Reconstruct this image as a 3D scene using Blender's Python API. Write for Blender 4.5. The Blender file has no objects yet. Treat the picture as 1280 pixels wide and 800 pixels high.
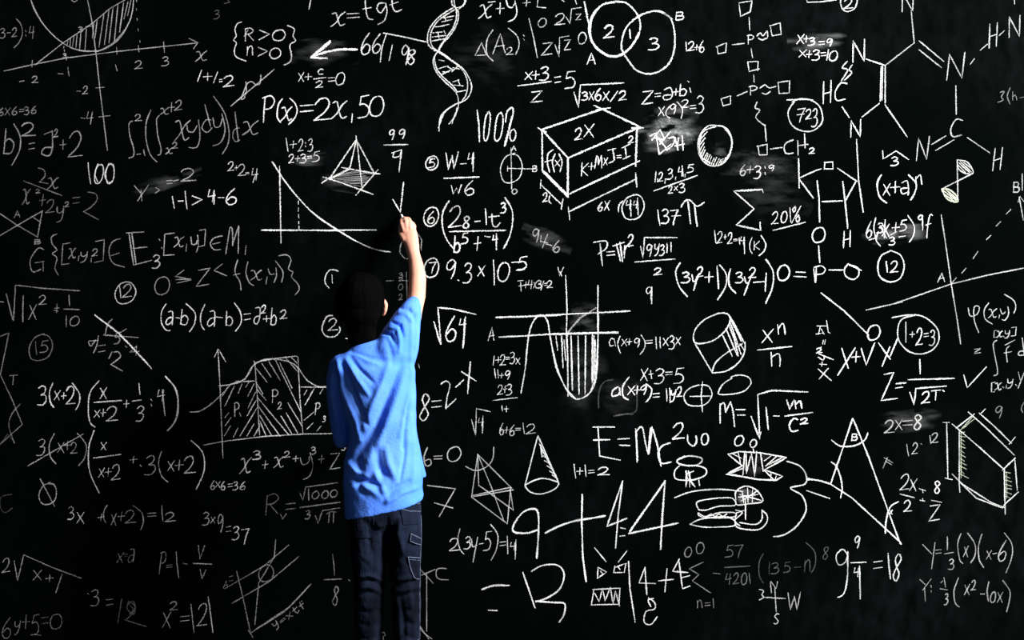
import bpy, bmesh, math, random
from mathutils import Vector, Matrix, noise
from mathutils.bvhtree import BVHTree

random.seed(7)
C = bpy.context.scene.collection
SC = bpy.context.scene

# ------------------------------------------------------------------ camera
CAMD = 5.0          # metres from the board face (y = 0)
PPM = 340.0         # photograph pixels per metre on the board face
CZ = 1.29
cam = bpy.data.cameras.new('camera')
cam.sensor_width = 36.0
cam.lens = 36.0 * CAMD / (1280.0 / PPM)
camo = bpy.data.objects.new('camera', cam)
C.objects.link(camo)
camo.location = (0, -CAMD, CZ)
camo.rotation_euler = (math.pi / 2, 0, 0)
SC.camera = camo

# ------------------------------------------------------------------ world, lights, exposure
w = bpy.data.worlds.new('world'); SC.world = w; w.use_nodes = True
w.node_tree.nodes['Background'].inputs[0].default_value = (0.55, 0.7, 1.0, 1)
w.node_tree.nodes['Background'].inputs[1].default_value = 0.02
SC.view_settings.view_transform = 'Standard'
SC.view_settings.look = 'None'
SC.view_settings.gamma = 1.0
SC.view_settings.exposure = 0.0

def aim(o, p):
    o.rotation_euler = (Vector(p) - o.location).to_track_quat('-Z', 'Y').to_euler()

kd = bpy.data.lights.new('hall_light', 'AREA')
kd.energy = 2650; kd.shape = 'RECTANGLE'; kd.size = 2.0; kd.size_y = 2.0; kd.color = (1.0, 0.985, 0.96)
ko = bpy.data.objects.new('hall_light', kd); C.objects.link(ko)
ko.location = (6.0, -3.3, 4.8); aim(ko, (-0.1, 0, 1.5))
fd = bpy.data.lights.new('soft_fill', 'AREA')
fd.energy = 14; fd.shape = 'RECTANGLE'; fd.size = 3; fd.size_y = 2; fd.color = (0.9, 0.95, 1.0)
fo = bpy.data.objects.new('soft_fill', fd); C.objects.link(fo)
fo.location = (0.6, -5.5, 4.2); aim(fo, (0.0, 0, 1.6))

# ------------------------------------------------------------------ helpers
def N(nt, t, **k):
    n = nt.nodes.new(t)
    for a, v in k.items(): setattr(n, a, v)
    return n

def newmat(name, col, rough=0.8):
    m = bpy.data.materials.new(name); m.use_nodes = True
    b = m.node_tree.nodes['Principled BSDF']
    b.inputs['Base Color'].default_value = (*col, 1); b.inputs['Roughness'].default_value = rough
    return m, m.node_tree, b

def link(name, me, mat=None, parent=None, label=None):
    o = bpy.data.objects.new(name, me); C.objects.link(o)
    if mat: me.materials.append(mat)
    if parent: o.parent = parent
    if label: o['label'] = label
    return o

def mesh_of(name, vs, fs, smooth=False):
    me = bpy.data.meshes.new(name); me.from_pydata(vs, [], fs); me.update()
    if smooth: me.polygons.foreach_set('use_smooth', [True] * len(me.polygons))
    return me

def bevel_box(name, lo, hi, bev=0.004):
    bm = bmesh.new()
    bmesh.ops.create_cube(bm, size=1)
    for v in bm.verts:
        v.co = Vector([(lo[i] + hi[i]) / 2 + v.co[i] * (hi[i] - lo[i]) for i in range(3)])
    if bev: bmesh.ops.bevel(bm, geom=bm.edges[:], offset=bev, segments=2, affect='EDGES')
    me = bpy.data.meshes.new(name); bm.to_mesh(me); bm.free(); return me

# ------------------------------------------------------------------ materials
def board_material():
    m, nt, b = newmat('blackboard_slate', (0.002, 0.0025, 0.0025), 0.75)
    b.inputs['Specular IOR Level'].default_value = 0.0
    tc = N(nt, 'ShaderNodeTexCoord')
    n1 = N(nt, 'ShaderNodeTexNoise'); n1.inputs['Scale'].default_value = 1.1; n1.inputs['Detail'].default_value = 3
    n2 = N(nt, 'ShaderNodeTexNoise'); n2.inputs['Scale'].default_value = 22; n2.inputs['Detail'].default_value = 6
    mp = N(nt, 'ShaderNodeMapping'); mp.inputs['Scale'].default_value = (1, 1, 0.55); mp.inputs['Rotation'].default_value = (0, 0.9, 0)
    nt.links.new(tc.outputs['Object'], n1.inputs[0]); nt.links.new(tc.outputs['Object'], mp.inputs[0]); nt.links.new(mp.outputs[0], n2.inputs[0])
    r1 = N(nt, 'ShaderNodeMapRange'); r1.inputs[1].default_value = 0.45; r1.inputs[2].default_value = 0.75
    r2 = N(nt, 'ShaderNodeMapRange'); r2.inputs[1].default_value = 0.3; r2.inputs[2].default_value = 0.8
    nt.links.new(n1.outputs[0], r1.inputs[0]); nt.links.new(n2.outputs[0], r2.inputs[0])
    mu = N(nt, 'ShaderNodeMath', operation='MULTIPLY'); nt.links.new(r1.outputs[0], mu.inputs[0]); nt.links.new(r2.outputs[0], mu.inputs[1])
    mx = N(nt, 'ShaderNodeMix', data_type='RGBA')
    mx.inputs[6].default_value = (0.0006, 0.0011, 0.0010, 1); mx.inputs[7].default_value = (0.0042, 0.0050, 0.0053, 1)
    nt.links.new(mu.outputs[0], mx.inputs[0]); nt.links.new(mx.outputs[2], b.inputs['Base Color'])
    return m

def chalk_material(name, col, dust=False):
    m, nt, b = newmat(name, col, 1.0)
    b.inputs['Specular IOR Level'].default_value = 0.0
    out = nt.nodes['Material Output']
    tc = N(nt, 'ShaderNodeTexCoord')
    at = N(nt, 'ShaderNodeAttribute', attribute_name='chalk_load_and_light')
    sp = N(nt, 'ShaderNodeSeparateXYZ')
    n1 = N(nt, 'ShaderNodeTexNoise'); n1.inputs['Detail'].default_value = 3
    tr = N(nt, 'ShaderNodeBsdfTransparent'); mix = N(nt, 'ShaderNodeMixShader')
    if not dust:
        n1.inputs['Scale'].default_value = 330
        nt.links.new(tc.outputs['Object'], n1.inputs[0])
        nt.links.new(tc.outputs['UV'], sp.inputs[0])
        ab = N(nt, 'ShaderNodeMath', operation='ABSOLUTE'); nt.links.new(sp.outputs[1], ab.inputs[0])
        ed = N(nt, 'ShaderNodeMath', operation='SUBTRACT'); ed.inputs[0].default_value = 1.0; nt.links.new(ab.outputs[0], ed.inputs[1])
        ns = N(nt, 'ShaderNodeMath', operation='MULTIPLY_ADD'); ns.inputs[1].default_value = 4.2; ns.inputs[2].default_value = -2.2
        nt.links.new(n1.outputs[0], ns.inputs[0])
        ad = N(nt, 'ShaderNodeMath', operation='MULTIPLY_ADD'); ad.inputs[1].default_value = 1.1
        nt.links.new(ed.outputs[0], ad.inputs[0]); nt.links.new(ns.outputs[0], ad.inputs[2])
        mr = N(nt, 'ShaderNodeMapRange', interpolation_type='SMOOTHSTEP'); mr.inputs[1].default_value = 0.0; mr.inputs[2].default_value = 0.5
        nt.links.new(ad.outputs[0], mr.inputs[0])
    else:
        n1.inputs['Scale'].default_value = 34; n1.inputs['Detail'].default_value = 8
        mp = N(nt, 'ShaderNodeMapping'); mp.inputs['Scale'].default_value = (0.35, 1, 1); mp.inputs['Rotation'].default_value = (0, 0.35, 0)
        nt.links.new(tc.outputs['Object'], mp.inputs[0]); nt.links.new(mp.outputs[0], n1.inputs[0])
        mr = N(nt, 'ShaderNodeMapRange'); mr.inputs[1].default_value = 0.38; mr.inputs[2].default_value = 0.7
        nt.links.new(n1.outputs[0], mr.inputs[0])
    mu = N(nt, 'ShaderNodeMath', operation='MULTIPLY')
    nt.links.new(mr.outputs[0], mu.inputs[0]); nt.links.new(at.outputs['Fac'], mu.inputs[1])
    nt.links.new(mu.outputs[0], mix.inputs[0]); nt.links.new(tr.outputs[0], mix.inputs[1]); nt.links.new(b.outputs[0], mix.inputs[2])
    nt.links.new(mix.outputs[0], out.inputs[0])
    return m

M_board = board_material()
M_chalk = chalk_material('white_chalk', (0.86, 0.88, 0.87))
M_green = chalk_material('pale_green_chalk', (0.74, 0.80, 0.62))
M_dust = chalk_material('chalk_dust', (0.8, 0.83, 0.84), True)

def wood_like(name, c1, c2, scale=8):
    m, nt, b = newmat(name, c1, 0.5)
    tc = N(nt, 'ShaderNodeTexCoord'); mp = N(nt, 'ShaderNodeMapping'); mp.inputs['Scale'].default_value = (1, 8, 8)
    n = N(nt, 'ShaderNodeTexNoise'); n.inputs['Scale'].default_value = scale; n.inputs['Detail'].default_value = 6
    mx = N(nt, 'ShaderNodeMix', data_type='RGBA'); mx.inputs[6].default_value = (*c1, 1); mx.inputs[7].default_value = (*c2, 1)
    nt.links.new(tc.outputs['Object'], mp.inputs[0]); nt.links.new(mp.outputs[0], n.inputs[0]); nt.links.new(n.outputs[0], mx.inputs[0])
    nt.links.new(mx.outputs[2], b.inputs['Base Color']); return m

M_frame = wood_like('dark_frame', (0.01, 0.008, 0.007), (0.02, 0.015, 0.012))
M_floor = wood_like('dark_floor', (0.012, 0.011, 0.010), (0.02, 0.018, 0.016), 2)
M_wall = wood_like('dark_wall', (0.008, 0.009, 0.010), (0.012, 0.012, 0.013), 3)

# ------------------------------------------------------------------ the setting
fl = link('floor', bevel_box('floor', (-4.5, -6.5, -0.05), (4.5, 0.05, 0.0), 0), M_floor); fl['kind'] = 'structure'
wl = link('wall_back', bevel_box('wall_back', (-4.5, 0.05, -0.05), (4.5, 0.15, 3.4), 0), M_wall); wl['kind'] = 'structure'

board = bpy.data.objects.new('blackboard', None); C.objects.link(board); board.location = (0, 0, 0.0)
board['label'] = 'large matte black blackboard covered all over with white chalk formulas and diagrams'
board['category'] = 'blackboard'
link('writing_surface', bevel_box('writing_surface', (-2.7, 0.0, 0.03), (2.7, 0.05, 2.9), 0), M_board, board)
for lo, hi in (((-2.76, -0.015, 0.0), (2.76, 0.05, 0.03)), ((-2.76, -0.015, 2.9), (2.76, 0.05, 2.96)),
               ((-2.76, -0.015, 0.03), (-2.7, 0.05, 2.9)), ((2.7, -0.015, 0.03), (2.76, 0.05, 2.9))):
    link('frame_strip', bevel_box('frame_strip', lo, hi), M_frame, board)

# ------------------------------------------------------------------ chalk writing: strokes on the board face
GL = {
 '0': '~60,0:22,12:2,50:16,90:50,100:86,84:98,44:78,8:48,2', 'O': '~60,0:22,12:2,50:16,90:50,100:86,84:98,44:78,8:48,2',
 '1': '_0,0:50,52:100,100', '|': '_0,0:100,100', '/': '_100,0:0,100',
 '2': '~3,24:24,4:62,0:82,26:58,62:3,97 _3,97:100,93',
 '3': '~6,12:45,0:82,14:68,36:34,47 ~34,47:80,50:97,74:62,98:0,96',
 '4': '_18,0:4,55:98,48 _78,4:74,100', '#': '_72,0:2,62:100,58 _72,0:70,100',
 '5': '_92,0:28,5:18,42 ~18,42:60,38:96,62:76,94:4,100',
 '6': '~72,0:26,34:4,74:34,100:80,92:88,64:52,52:14,72',
 '7': '_0,8:96,3 ~96,3:60,50:45,100', '8': '~80,14:48,0:14,16:40,44:86,74:52,100:8,82:44,48:88,22:66,2',
 '9': '~85,18:50,0:8,20:14,48:50,50:86,18 ~86,12:82,60:62,100',
 'x': '_5,4:96,100 _94,0:4,96', 'X': '~0,6:26,2:46,50:68,98:100,90 ~95,0:60,28:36,70:0,100',
 'y': '~5,0:10,34:46,42:82,26 ~92,0:84,50:60,90:12,100', 'Y': '_0,0:50,48 _100,0:34,100',
 'a': '~30,0:78,0:92,50:90,100 ~90,45:40,48:8,80:36,100:88,76', 'd': '~85,55:40,40:4,72:34,100:84,84 _70,0:92,98',
 'b': '_8,0:6,98 ~6,58:48,40:92,62:70,98:8,98', 'c': '~95,12:50,0:5,45:30,96:98,92', 'C': '~95,8:45,0:4,48:30,96:98,92',
 'n': '_6,4:8,100 ~8,40:42,2:84,12:96,100', 'e': '~5,50:95,45:60,0:8,40:30,98:95,90', 'f': '~95,4:55,0:42,40:38,100 _5,45:85,40',
 'i': '_40,35:60,100 _45,0:50,10', 't': '~40,0:38,70:60,100:100,85 _0,35:95,28', 'r': '_10,5:14,100 ~14,45:50,5:95,12',
 'k': '_10,0:12,100 _90,10:12,55:95,100', 'K': '_6,0:10,100 _92,4:10,52:98,98', 'g': '~85,10:45,0:6,25:40,48:84,20 ~86,5:88,70:55,100:5,88',
 'p': '_10,0:14,100 ~8,4:70,0:95,26:60,52:14,50', 'P': '_16,4:20,100 ~0,6:60,0:98,22:72,48:18,52',
 'A': '_4,100:48,0:96,98 _20,64:84,60', 'B': '_6,0:8,100 ~6,2:80,6:70,44:10,48 ~10,48:96,56:84,96:8,98',
 'E': '_96,0:6,4:10,100:100,94 _8,50:80,46', 'H': '_5,4:10,100 _90,0:94,96 _8,54:92,48', 'N': '_6,100:4,4:94,96:92,0',
 'M': '_4,100:14,4 ~14,4:34,10:50,70 _50,70:80,0 ~80,0:92,50:98,100', 'W': '_0,4:26,98:52,20:76,96:100,0', 'w': '_0,4:26,98:52,30:76,96:100,0',
 'v': '_0,0:45,100:100,4', 'V': '_0,0:45,100:100,4', 'R': '_10,6:14,100 ~4,8:60,0:92,22:60,46:14,50 _36,50:98,98',
 'G': '~92,6:50,0:4,50:26,98:80,92 _40,62:96,58 _94,60:96,100', 'T': '_0,4:100,0 _50,2:52,100', 'Z': '_6,6:96,0:2,98:100,92', 'z': '_6,6:96,0:2,98:100,92',
 'S': '~92,4:40,0:10,25:50,48:90,75:50,100:4,92', 's': '~92,4:40,0:10,25:50,48:90,75:50,100:4,92',
 '+': '_50,0:50,100 _0,52:100,48', '-': '_0,52:100,46', '=': '_0,20:100,8 _0,94:100,80', '.': '_20,30:70,70', ':': '_40,0:60,22 _42,80:60,100',
 ',': '_60,0:40,100', '(': '~95,0:30,22:2,55:30,82:90,100', ')': '~5,0:70,20:98,50:72,80:5,100', '[': '_95,0:5,4:8,98:100,94', ']': '_5,4:92,0:94,96:10,100',
 '{': '~95,0:50,4:58,38:5,50:55,60:48,92:98,100', '}': '~5,0:60,6:45,40:96,52:50,62:70,88:6,100',
 '<': '_98,0:4,50:98,100', '>': '_2,0:98,46:4,100', '%': '_96,0:6,100 ~30,2:4,16:16,36:38,22:28,0 ~75,56:58,76:74,98:98,80:78,56',
 '*': '_50,0:50,100', '!': '_40,0:46,100', 'q': '~85,10:45,0:6,25:40,52:84,22 _88,4:86,100',
 'o': '~60,0:10,20:8,80:55,100:96,60:74,8:50,2',
 '[]': '_6,2:4,96:98,98:94,0:2,6', 'pi': '~0,18:40,2:100,8 _32,8:30,96 _74,8:80,100', 'h': '_8,0:10,100 ~10,55:60,40:94,100',
}
AW = {'1': 0.1, '|': .1, '.': .14, ',': .12, ':': .14, '(': .3, ')': .3, '=': .55, '-': .45, '+': .5, '/': .45, 'M': .9, 'W': .9, 'i': .2}
TILE = [0.0, 0.0, 1.0]
def T(x, y, s): TILE[:] = [x, y, s]

def catmull(p, closed=False):
    if len(p) < 3: return p
    out = []; n = len(p)
    for i in range(n - 1):
        p0 = p[max(i - 1, 0)]; p1 = p[i]; p2 = p[i + 1]; p3 = p[min(i + 2, n - 1)]
        d = math.hypot(p2[0] - p1[0], p2[1] - p1[1]); k = max(3, min(14, int(d / 2.2)))
        for j in range(k):
            t = j / k
            out.append(tuple(0.5 * ((2 * p1[a]) + (-p0[a] + p2[a]) * t + (2 * p0[a] - 5 * p1[a] + 4 * p2[a] - p3[a]) * t * t +
                       (-p0[a] + 3 * p1[a] - 3 * p2[a] + p3[a]) * t ** 3) for a in (0, 1)))
    out.append(p[-1]); return out

def parse_stroke(tok):
    pts = [tuple(float(v) for v in q.split(',')) for q in tok[1:].split(':')]
    return tok[0] == '~', pts

def strokes_of(spec):
    """tokens -> list of polylines in photograph pixels on the board"""
    ox, oy, s = TILE; res = []
    def box(ch, x0, y0, x1, y1, rot=None):
        shr = random.uniform(.03, .13) if ch not in '1|/_-=.:' else 0; bas = random.uniform(-.03, .03)
        for st in GL[ch].split():
            sm, pts = parse_stroke(st)
            q = []
            jx = max(abs(x1 - x0), abs(y1 - y0)) * 0.018
            for (a, b) in pts:
                x = x0 + (x1 - x0) * a / 100 + random.uniform(-jx, jx); y = y0 + (y1 - y0) * b / 100 + random.uniform(-jx, jx)
                x += shr * (50 - b) / 100 * (y1 - y0); y += bas * (y1 - y0) + (50 - a) / 100 * (x1 - x0) * shr * .6
                if rot:
                    c, sn, cx, cy = rot; dx, dy = x - cx, y - cy
                    x, y = cx + dx * c - dy * sn, cy + dx * sn + dy * c
                q.append((ox + x / s, oy + y / s))
            res.append(catmull(q) if sm else q)
    for tok in spec.split():
        if tok[0] in '~_':
            sm, pts = parse_stroke(tok); q = [(ox + a / s, oy + b / s) for a, b in pts]
            res.append(catmull(q) if sm else q)
        elif tok.startswith('R@') and tok.count('@') == 2:
            _, rest = tok.split('@', 1); txt, nums = rest.rsplit('@', 1)
            x0, y0, x1, y1, h = [float(v) for v in nums.split(',')]
            L = math.hypot(x1 - x0, y1 - y0); ang = math.atan2(y1 - y0, x1 - x0)
            ws = [AW.get(c, .55) for c in txt]; gap = 0.2; tot = sum(ws) + gap * (len(ws) - 1); k = L / tot
            cur = x0
            for c, ww in zip(txt, ws):
                W_ = ww * k; hh = h; yy = y0 - h / 2
                if c in '=+': hh = h * .45; yy = y0 - hh / 2
                if c == '=': hh = h * .28; yy = y0 - hh / 2
                if c in '-.': hh = h * .12; yy = y0 - hh / 2
                if c in ':': hh = h * .35; yy = y0 - hh / 2
                if c == ',': hh = h * .35; yy = y0 + h * .3
                if c in 'xanvc': hh = h * .72; yy = y0 - h / 2 + h * .26
                if c in '()': hh = h * 1.3; yy = y0 - hh / 2
                hh *= random.uniform(.93, 1.07)
                box(c, cur, yy, cur + W_, yy + hh, (math.cos(ang), math.sin(ang), x0, y0) if abs(ang) > .01 else None)
                cur += W_ + gap * k
        else:
            ch, nums = tok.rsplit('@', 1); x0, y0, x1, y1 = [float(v) for v in nums.split(',')]
            box(ch, x0, y0, x1, y1)
    return res

LAY = [0]
def ribbon(V, F, U, D, pts, wpx, dens):
    LAY[0] += 1
    y = -0.0004 - LAY[0] * 1.5e-6
    # resample so the hand wobble shows
    q = [pts[0]]
    for a, b in zip(pts, pts[1:]):
        d = math.hypot(b[0] - a[0], b[1] - a[1]); k = max(1, int(d / 6))
        for j in range(1, k + 1): q.append((a[0] + (b[0] - a[0]) * j / k, a[1] + (b[1] - a[1]) * j / k))
    q = [p for i, p in enumerate(q) if i == 0 or math.hypot(p[0] - q[i - 1][0], p[1] - q[i - 1][1]) > 1e-4]
    if len(q) < 2: return
    sd = random.uniform(0, 99); base = len(V); n = len(q); al = 0
    # butt ends pushed out by half a width
    for i in range(n):
        a = q[max(i - 1, 0)]; b = q[min(i + 1, n - 1)]
        dx, dy = b[0] - a[0], b[1] - a[1]; l = math.hypot(dx, dy) or 1; dx /= l; dy /= l
        x, yy = q[i]
        if i == 0: x -= dx * wpx * .4; yy -= dy * wpx * .4
        if i == n - 1: x += dx * wpx * .4; yy += dy * wpx * .4
        wob = 1 + 0.45 * noise.noise(Vector((x * .09, yy * .09, sd)))
        h = wpx * .62 * wob
        if i in (0, n - 1): h *= .7
        dd = dens * (0.92 + 0.55 * noise.noise(Vector((x * .05, yy * .05, sd + 5))))
        for s_ in (-1, 1):
            V.append(((x - dy * s_ * h - 640) / PPM, y, CZ - (yy + dx * s_ * h - 400) / PPM)); U.append((al * .01, s_)); D.append(dd)
        al += 1
    for i in range(n - 1):
        k = base + 2 * i; F.append((k, k + 1, k + 3, k + 2))

def W(name, label, dens, wpx, spec, mat=None):  # dens mixes chalk strength with painted edge dimming and lift against the boy's shadow
    V, F, U, D = [], [], [], []
    dn = dens ** 2.1
    for p in strokes_of(spec): ribbon(V, F, U, D, p, wpx * .80, dn)
    me = mesh_of(name, V, F)
    uv = me.uv_layers.new(name='UVMap')
    uv.data.foreach_set('uv', [c for l in me.loops for c in U[l.vertex_index]])
    at = me.attributes.new('chalk_load_and_light', 'FLOAT', 'POINT'); at.data.foreach_set('value', D)
    return link(name, me, mat or M_chalk, board, label)

def smudge(cx, cy, rx, ry, ang, dens, label):
    LAY[0] += 1; y = -0.0003; n = 16; V, F, D = [], [], []
    ca, sa = math.cos(math.radians(ang)), math.sin(math.radians(ang)); sd = random.uniform(0, 99)
    for j in range(n + 1):
        for i in range(n + 1):
            a, b = (i / n * 2 - 1), (j / n * 2 - 1); r = math.hypot(a, b)
            k = 1.12 + .75 * noise.noise(Vector((a * 1.4, b * 2.6, sd)))
            x = cx + (a * ca * rx - b * sa * ry); yy = cy + (a * sa * rx + b * ca * ry)
            V.append(((x - 640) / PPM, y, CZ - (yy - 400) / PPM)); D.append(dens * .36 * max(0, 1 - (r * k) ** 2) ** 1.3 if r * k < 1 else 0)
    for j in range(n):
        for i in range(n):
            k = j * (n + 1) + i; F.append((k, k + 1, k + n + 2, k + n + 1))
    me = mesh_of('chalk_smudge', V, F)
    at = me.attributes.new('chalk_load_and_light', 'FLOAT', 'POINT'); at.data.foreach_set('value', D)
    return link('chalk_smudge', me, M_dust, board, label)

# ------------------------------------------------------------------ everything written on the board (tile origin, zoom; then marks)
F_, D_, N_ = 'chalk_formula', 'chalk_diagram', 'chalk_number'
T(0, 0, 4)
W(D_, 'half circle with hatched segment on slanted numbered axes', .6, 1.4,
  '~150,-20:160,20:175,55:205,105:250,160:300,205:350,235:410,252:480,255:520,243:570,210:620,155:650,100:663,50:668,0 '
  '~155,0:182,62:222,128:275,185:315,215 ~480,258:530,242:590,200:635,135:660,70:668,0 ~350,238:410,255:490,257 '
  '_438,0:460,110:480,265:500,450:515,570:537,752 _20,355:170,322:330,290:580,258:820,232:985,215 _945,192:990,213:968,243 '
  '_175,325:315,215:460,118:500,85:550,42:625,0 _340,205:335,225 _352,195:350,228 _370,185:362,232 _385,175:380,238 _405,160:398,245 '
  '_432,145:425,248 _470,110:462,190 _486,100:475,190 _520,70:495,235 _545,50:522,225 _565,40:545,215 _590,22:572,208 _618,15:598,160 '
  '_640,8:620,95 _655,0:638,80 _162,303:160,335 _330,268:332,300 _583,238:585,272 _692,228:695,258 _818,210:822,262 _480,440:520,436 '
  '_495,585:550,578 _430,133:465,130 _98,408:120,404 2@160,382,190,415 _290,368:315,370 1@340,335,346,380 1@578,325,586,355 2@675,305,712,345 '
  '3@810,285,845,330 X@980,255,1035,303 _385,455:402,457 2@415,430,440,470 _405,590:425,592 4@432,558,465,620 3@392,135,415,160 '
  '_682,-2:683,8 _682,44:683,52 _685,93:687,101 _690,146:692,154 _699,204:701,212 _319,232:319,240 _322,250:322,258 3@315,268,332,288 _358,2:372,10:386,2 ')
W(F_, 'cut-off formula 3-2)=4', .5, 1.4, '3@0,140,26,190 _35,165:52,163 2@60,140,85,185 )@75,95,112,240 :@122,152,136,180 4@145,130,172,190')
W(F_, 'small formula 6x6=36 at the upper left edge', .5, 1.4, '6@-8,540,20,578 x@25,540,52,575 6@60,535,88,575 =@98,545,120,560 3@122,535,145,575 6@155,530,185,568')
W(F_, 'large formula b) squared = a squared + 2', .55, 1.8, 'b@20,640,75,765 ~70,620:100,680:98,750:60,825 2@108,615,178,682 =@145,712,172,750 '
  '_222,672:262,655 ~262,655:262,740:245,778:208,768:225,738:262,738 2@270,645,290,685 +@300,700,330,745 2@345,655,415,785')
W(F_, 'double integral of xy dy dx', .55, 1.7, '~662,605:645,620:650,680:668,740:668,780:645,790 2@675,572,708,605 _685,772:702,770 1@718,750,724,778 '
  '~755,550:732,610:730,690:750,770:785,810 ~797,578:783,600:790,680:805,740:802,770:790,775 X@803,542,842,572 +@842,515,872,560 2@875,500,912,550 '
  'X@830,740,862,770 2@862,712,888,742 X@875,600,950,700 ~935,625:940,655:965,660:985,630 ~992,600:1000,680:985,735:945,738 '
  '~1055,600:1030,600:1010,640:1035,662:1060,640 _1025,525:1055,640 ~1065,590:1075,635:1100,630:1110,595 ~1110,570:1125,650:1105,710:1065,730 '
  '~1068,482:1120,560:1145,650:1140,720:1112,770 ~1195,640:1170,650:1165,690:1180,708:1198,700 _1175,560:1192,705 X@1215,605,1292,672')
T(240, 0, 4)
W(F_, 'braced pair R>0 over n>0', .8, 1.6, '~248,110:225,120:215,150:222,180:208,200:222,215:212,250:222,285:270,305 R@262,140,310,205 _262,180:280,150 >@335,150,388,198 '
  'O@400,150,468,205 n@275,230,305,275 >@330,235,378,280 O@388,238,445,292 ~478,128:512,145:505,180:518,205:490,225:498,280:490,310:460,325')
W(N_, 'tiny mark at the top left of the braces', .3, 1.3, '3@110,50,138,95 _162,18:190,10:180,2')
W(F_, 'small formula 1+1=2 under the x axis', .85, 1.7, '/@28,350,48,405 +@58,365,100,400 /@108,360,128,412 =@138,395,150,410 2@158,380,212,435')
W(D_, 'crossed-out squiggle beside 1+1=2', .7, 1.6, '_195,530:410,348 ~270,410:272,450:262,490:245,495:255,470:275,420:300,408:320,425:340,415:345,375')
W(F_, 'formula x + c/2 = 0', .85, 1.6, 'x@532,365,560,408 +@565,370,598,400 c@630,345,655,372 _608,395:668,388 2@620,405,655,438 =@682,385,712,408 O@718,362,765,425')
W(F_, 'formula P(x)=2x,50', .95, 1.9, 'P@350,480,412,612 (@425,495,450,610 X@448,535,500,600 )@482,492,528,620 =@542,520,605,560 2@612,490,698,602 X@702,505,775,590 '
  ',@796,570,804,612 5@828,475,888,585 O@888,478,960,580')
W(F_, 'long division 66 into 198', .85, 1.8, '6@846,165,895,270 6@902,172,948,265 ~942,310:950,240:972,170 _958,165:1060,185:1170,210 _1002,225:986,302 '
  '9@1048,225,1088,322 8@1078,245,1118,320')
W(F_, 'x = tg t at the top edge', .75, 1.7, 'X@700,62,765,130 =@775,65,835,92 ~865,-10:870,50:880,90:905,98 _855,45:895,38 ~960,15:935,18:925,45:945,65:968,30 ~968,15:975,60:960,105:930,122 '
  '~1000,-5:1003,35:1020,58:1048,48 _990,25:1030,10 _595,-5:585,45')
W(D_, 'bold left-pointing arrow', 1.0, 3.0, '~825,248:740,248:665,262:598,285 _600,282:690,205 _596,288:675,292 _605,280:692,212')
W(F_, 'stacked sums 1+2=3 and 2+3=5', .8, 1.5, '1@472,690,480,755 +@490,705,522,740 R@2:3@532,725,605,722,58')
T(180, 180, 4)
W(F_, 'blurred sum 2+3=5', .9, 1.7, '2@725,52,750,95 +@758,60,778,85 3@782,50,812,95 =@818,60,838,72 5@842,38,878,88')
W(F_, 'small formula 2+2=4 over the curve axis', .8, 1.5, '2@420,90,450,135 +@455,110,468,130 2@470,100,508,158 =@510,142,525,150 4@538,120,570,180 _560,150:545,192')
W(F_, 'formula 1-1>4-6', .9, 1.9, '1@142,265,152,322 _172,285:195,285 1@205,238,215,322 >@240,258,292,302 4@318,230,355,290 _352,235:350,300 _372,268:400,268 6@408,225,468,305')
W(D_, 'falling curve crossing two axes with dotted drop line', .9, 1.8,
  '_678,112:685,495 _588,432:1160,430 _590,429:1000,434 ~640,88:690,165:760,255:850,350:950,420:1050,480:1150,525:1230,540 ~645,92:695,172:765,262:850,348:960,424:1060,486 _772,285:772,300 _772,320:772,335 '
  '_773,352:774,368 _774,388:774,398 _775,412:775,424')
W(F_, 'set formula :[x,y] in M, beside boxed E3', .6, 1.6, '_75,475:80,482 _88,518:92,525 [@98,448,152,562 X@152,465,200,515 ,@205,500,218,535 ~235,465:240,500:260,500:268,480 ~268,455:272,500:268,525:262,540 '
  ']@272,425,308,512 ~392,460:350,470:332,500:350,528:382,528 _345,500:380,492 M@415,415,478,550 ,@505,508,512,552')
W(F_, 'inequality 0 <= z <= f(x,y)} below the set formula', .55, 1.6, 'O@52,662,130,752 _200,630:158,662:210,672 _165,695:235,680 _160,678:232,675 Z@265,625,328,712 _392,600:350,632:412,658 '
  '~468,580:455,640:480,690:485,730 _448,655:480,648 ~520,590:510,640:525,690:548,708 X@535,630,590,680 ,@608,665,618,700 ~622,625:630,650:650,650 ~660,620:662,660:650,692 ~658,585:695,640:688,690 '
  '~675,558:715,555:735,580:722,625:745,640:738,665:770,700:775,730:755,755')
W(N_, 'partly hidden circled 1', .85, 1.8, '~970,635:935,628:912,650:905,690:925,720 _940,655:942,695')
T(0, 180, 4)
W(N_, 'number 100 with reinforced zeros', .85, 1.7, '1@442,98,452,200 O@472,100,518,195 O@528,95,572,195 ~545,98:525,150:540,190:565,180:570,120:552,98 ~490,100:475,150:490,192 ')
W(F_, 'fraction 2x over x squared + 2y squared = 2', .42, 1.6, '~192,120:220,130:225,160:198,190 _198,190:240,198 X@240,170,292,225 _118,185:310,258 X@115,228,150,302 2@180,225,200,245 +@198,255,228,310 2@232,280,275,345 '
  'y@282,315,320,392 2@325,290,345,315 =@365,262,398,298 ~440,240:480,250:485,280:455,315:418,338 _418,338:492,378')
W(D_, 'crossed lines ending in a triangle marked A and B', .5, 1.6, '_0,348:85,405:182,462 _0,458:90,405:212,335 _212,335:188,465 _160,362:198,388 A@72,335,102,368 B@172,478,202,500')
W(F_, 'smeared y > = 2', .6, 1.7, 'Y@668,205,740,282 _705,230:710,285 >@778,218,800,245 =@835,180,860,200 _868,185:892,180 2@905,125,980,188')
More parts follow.
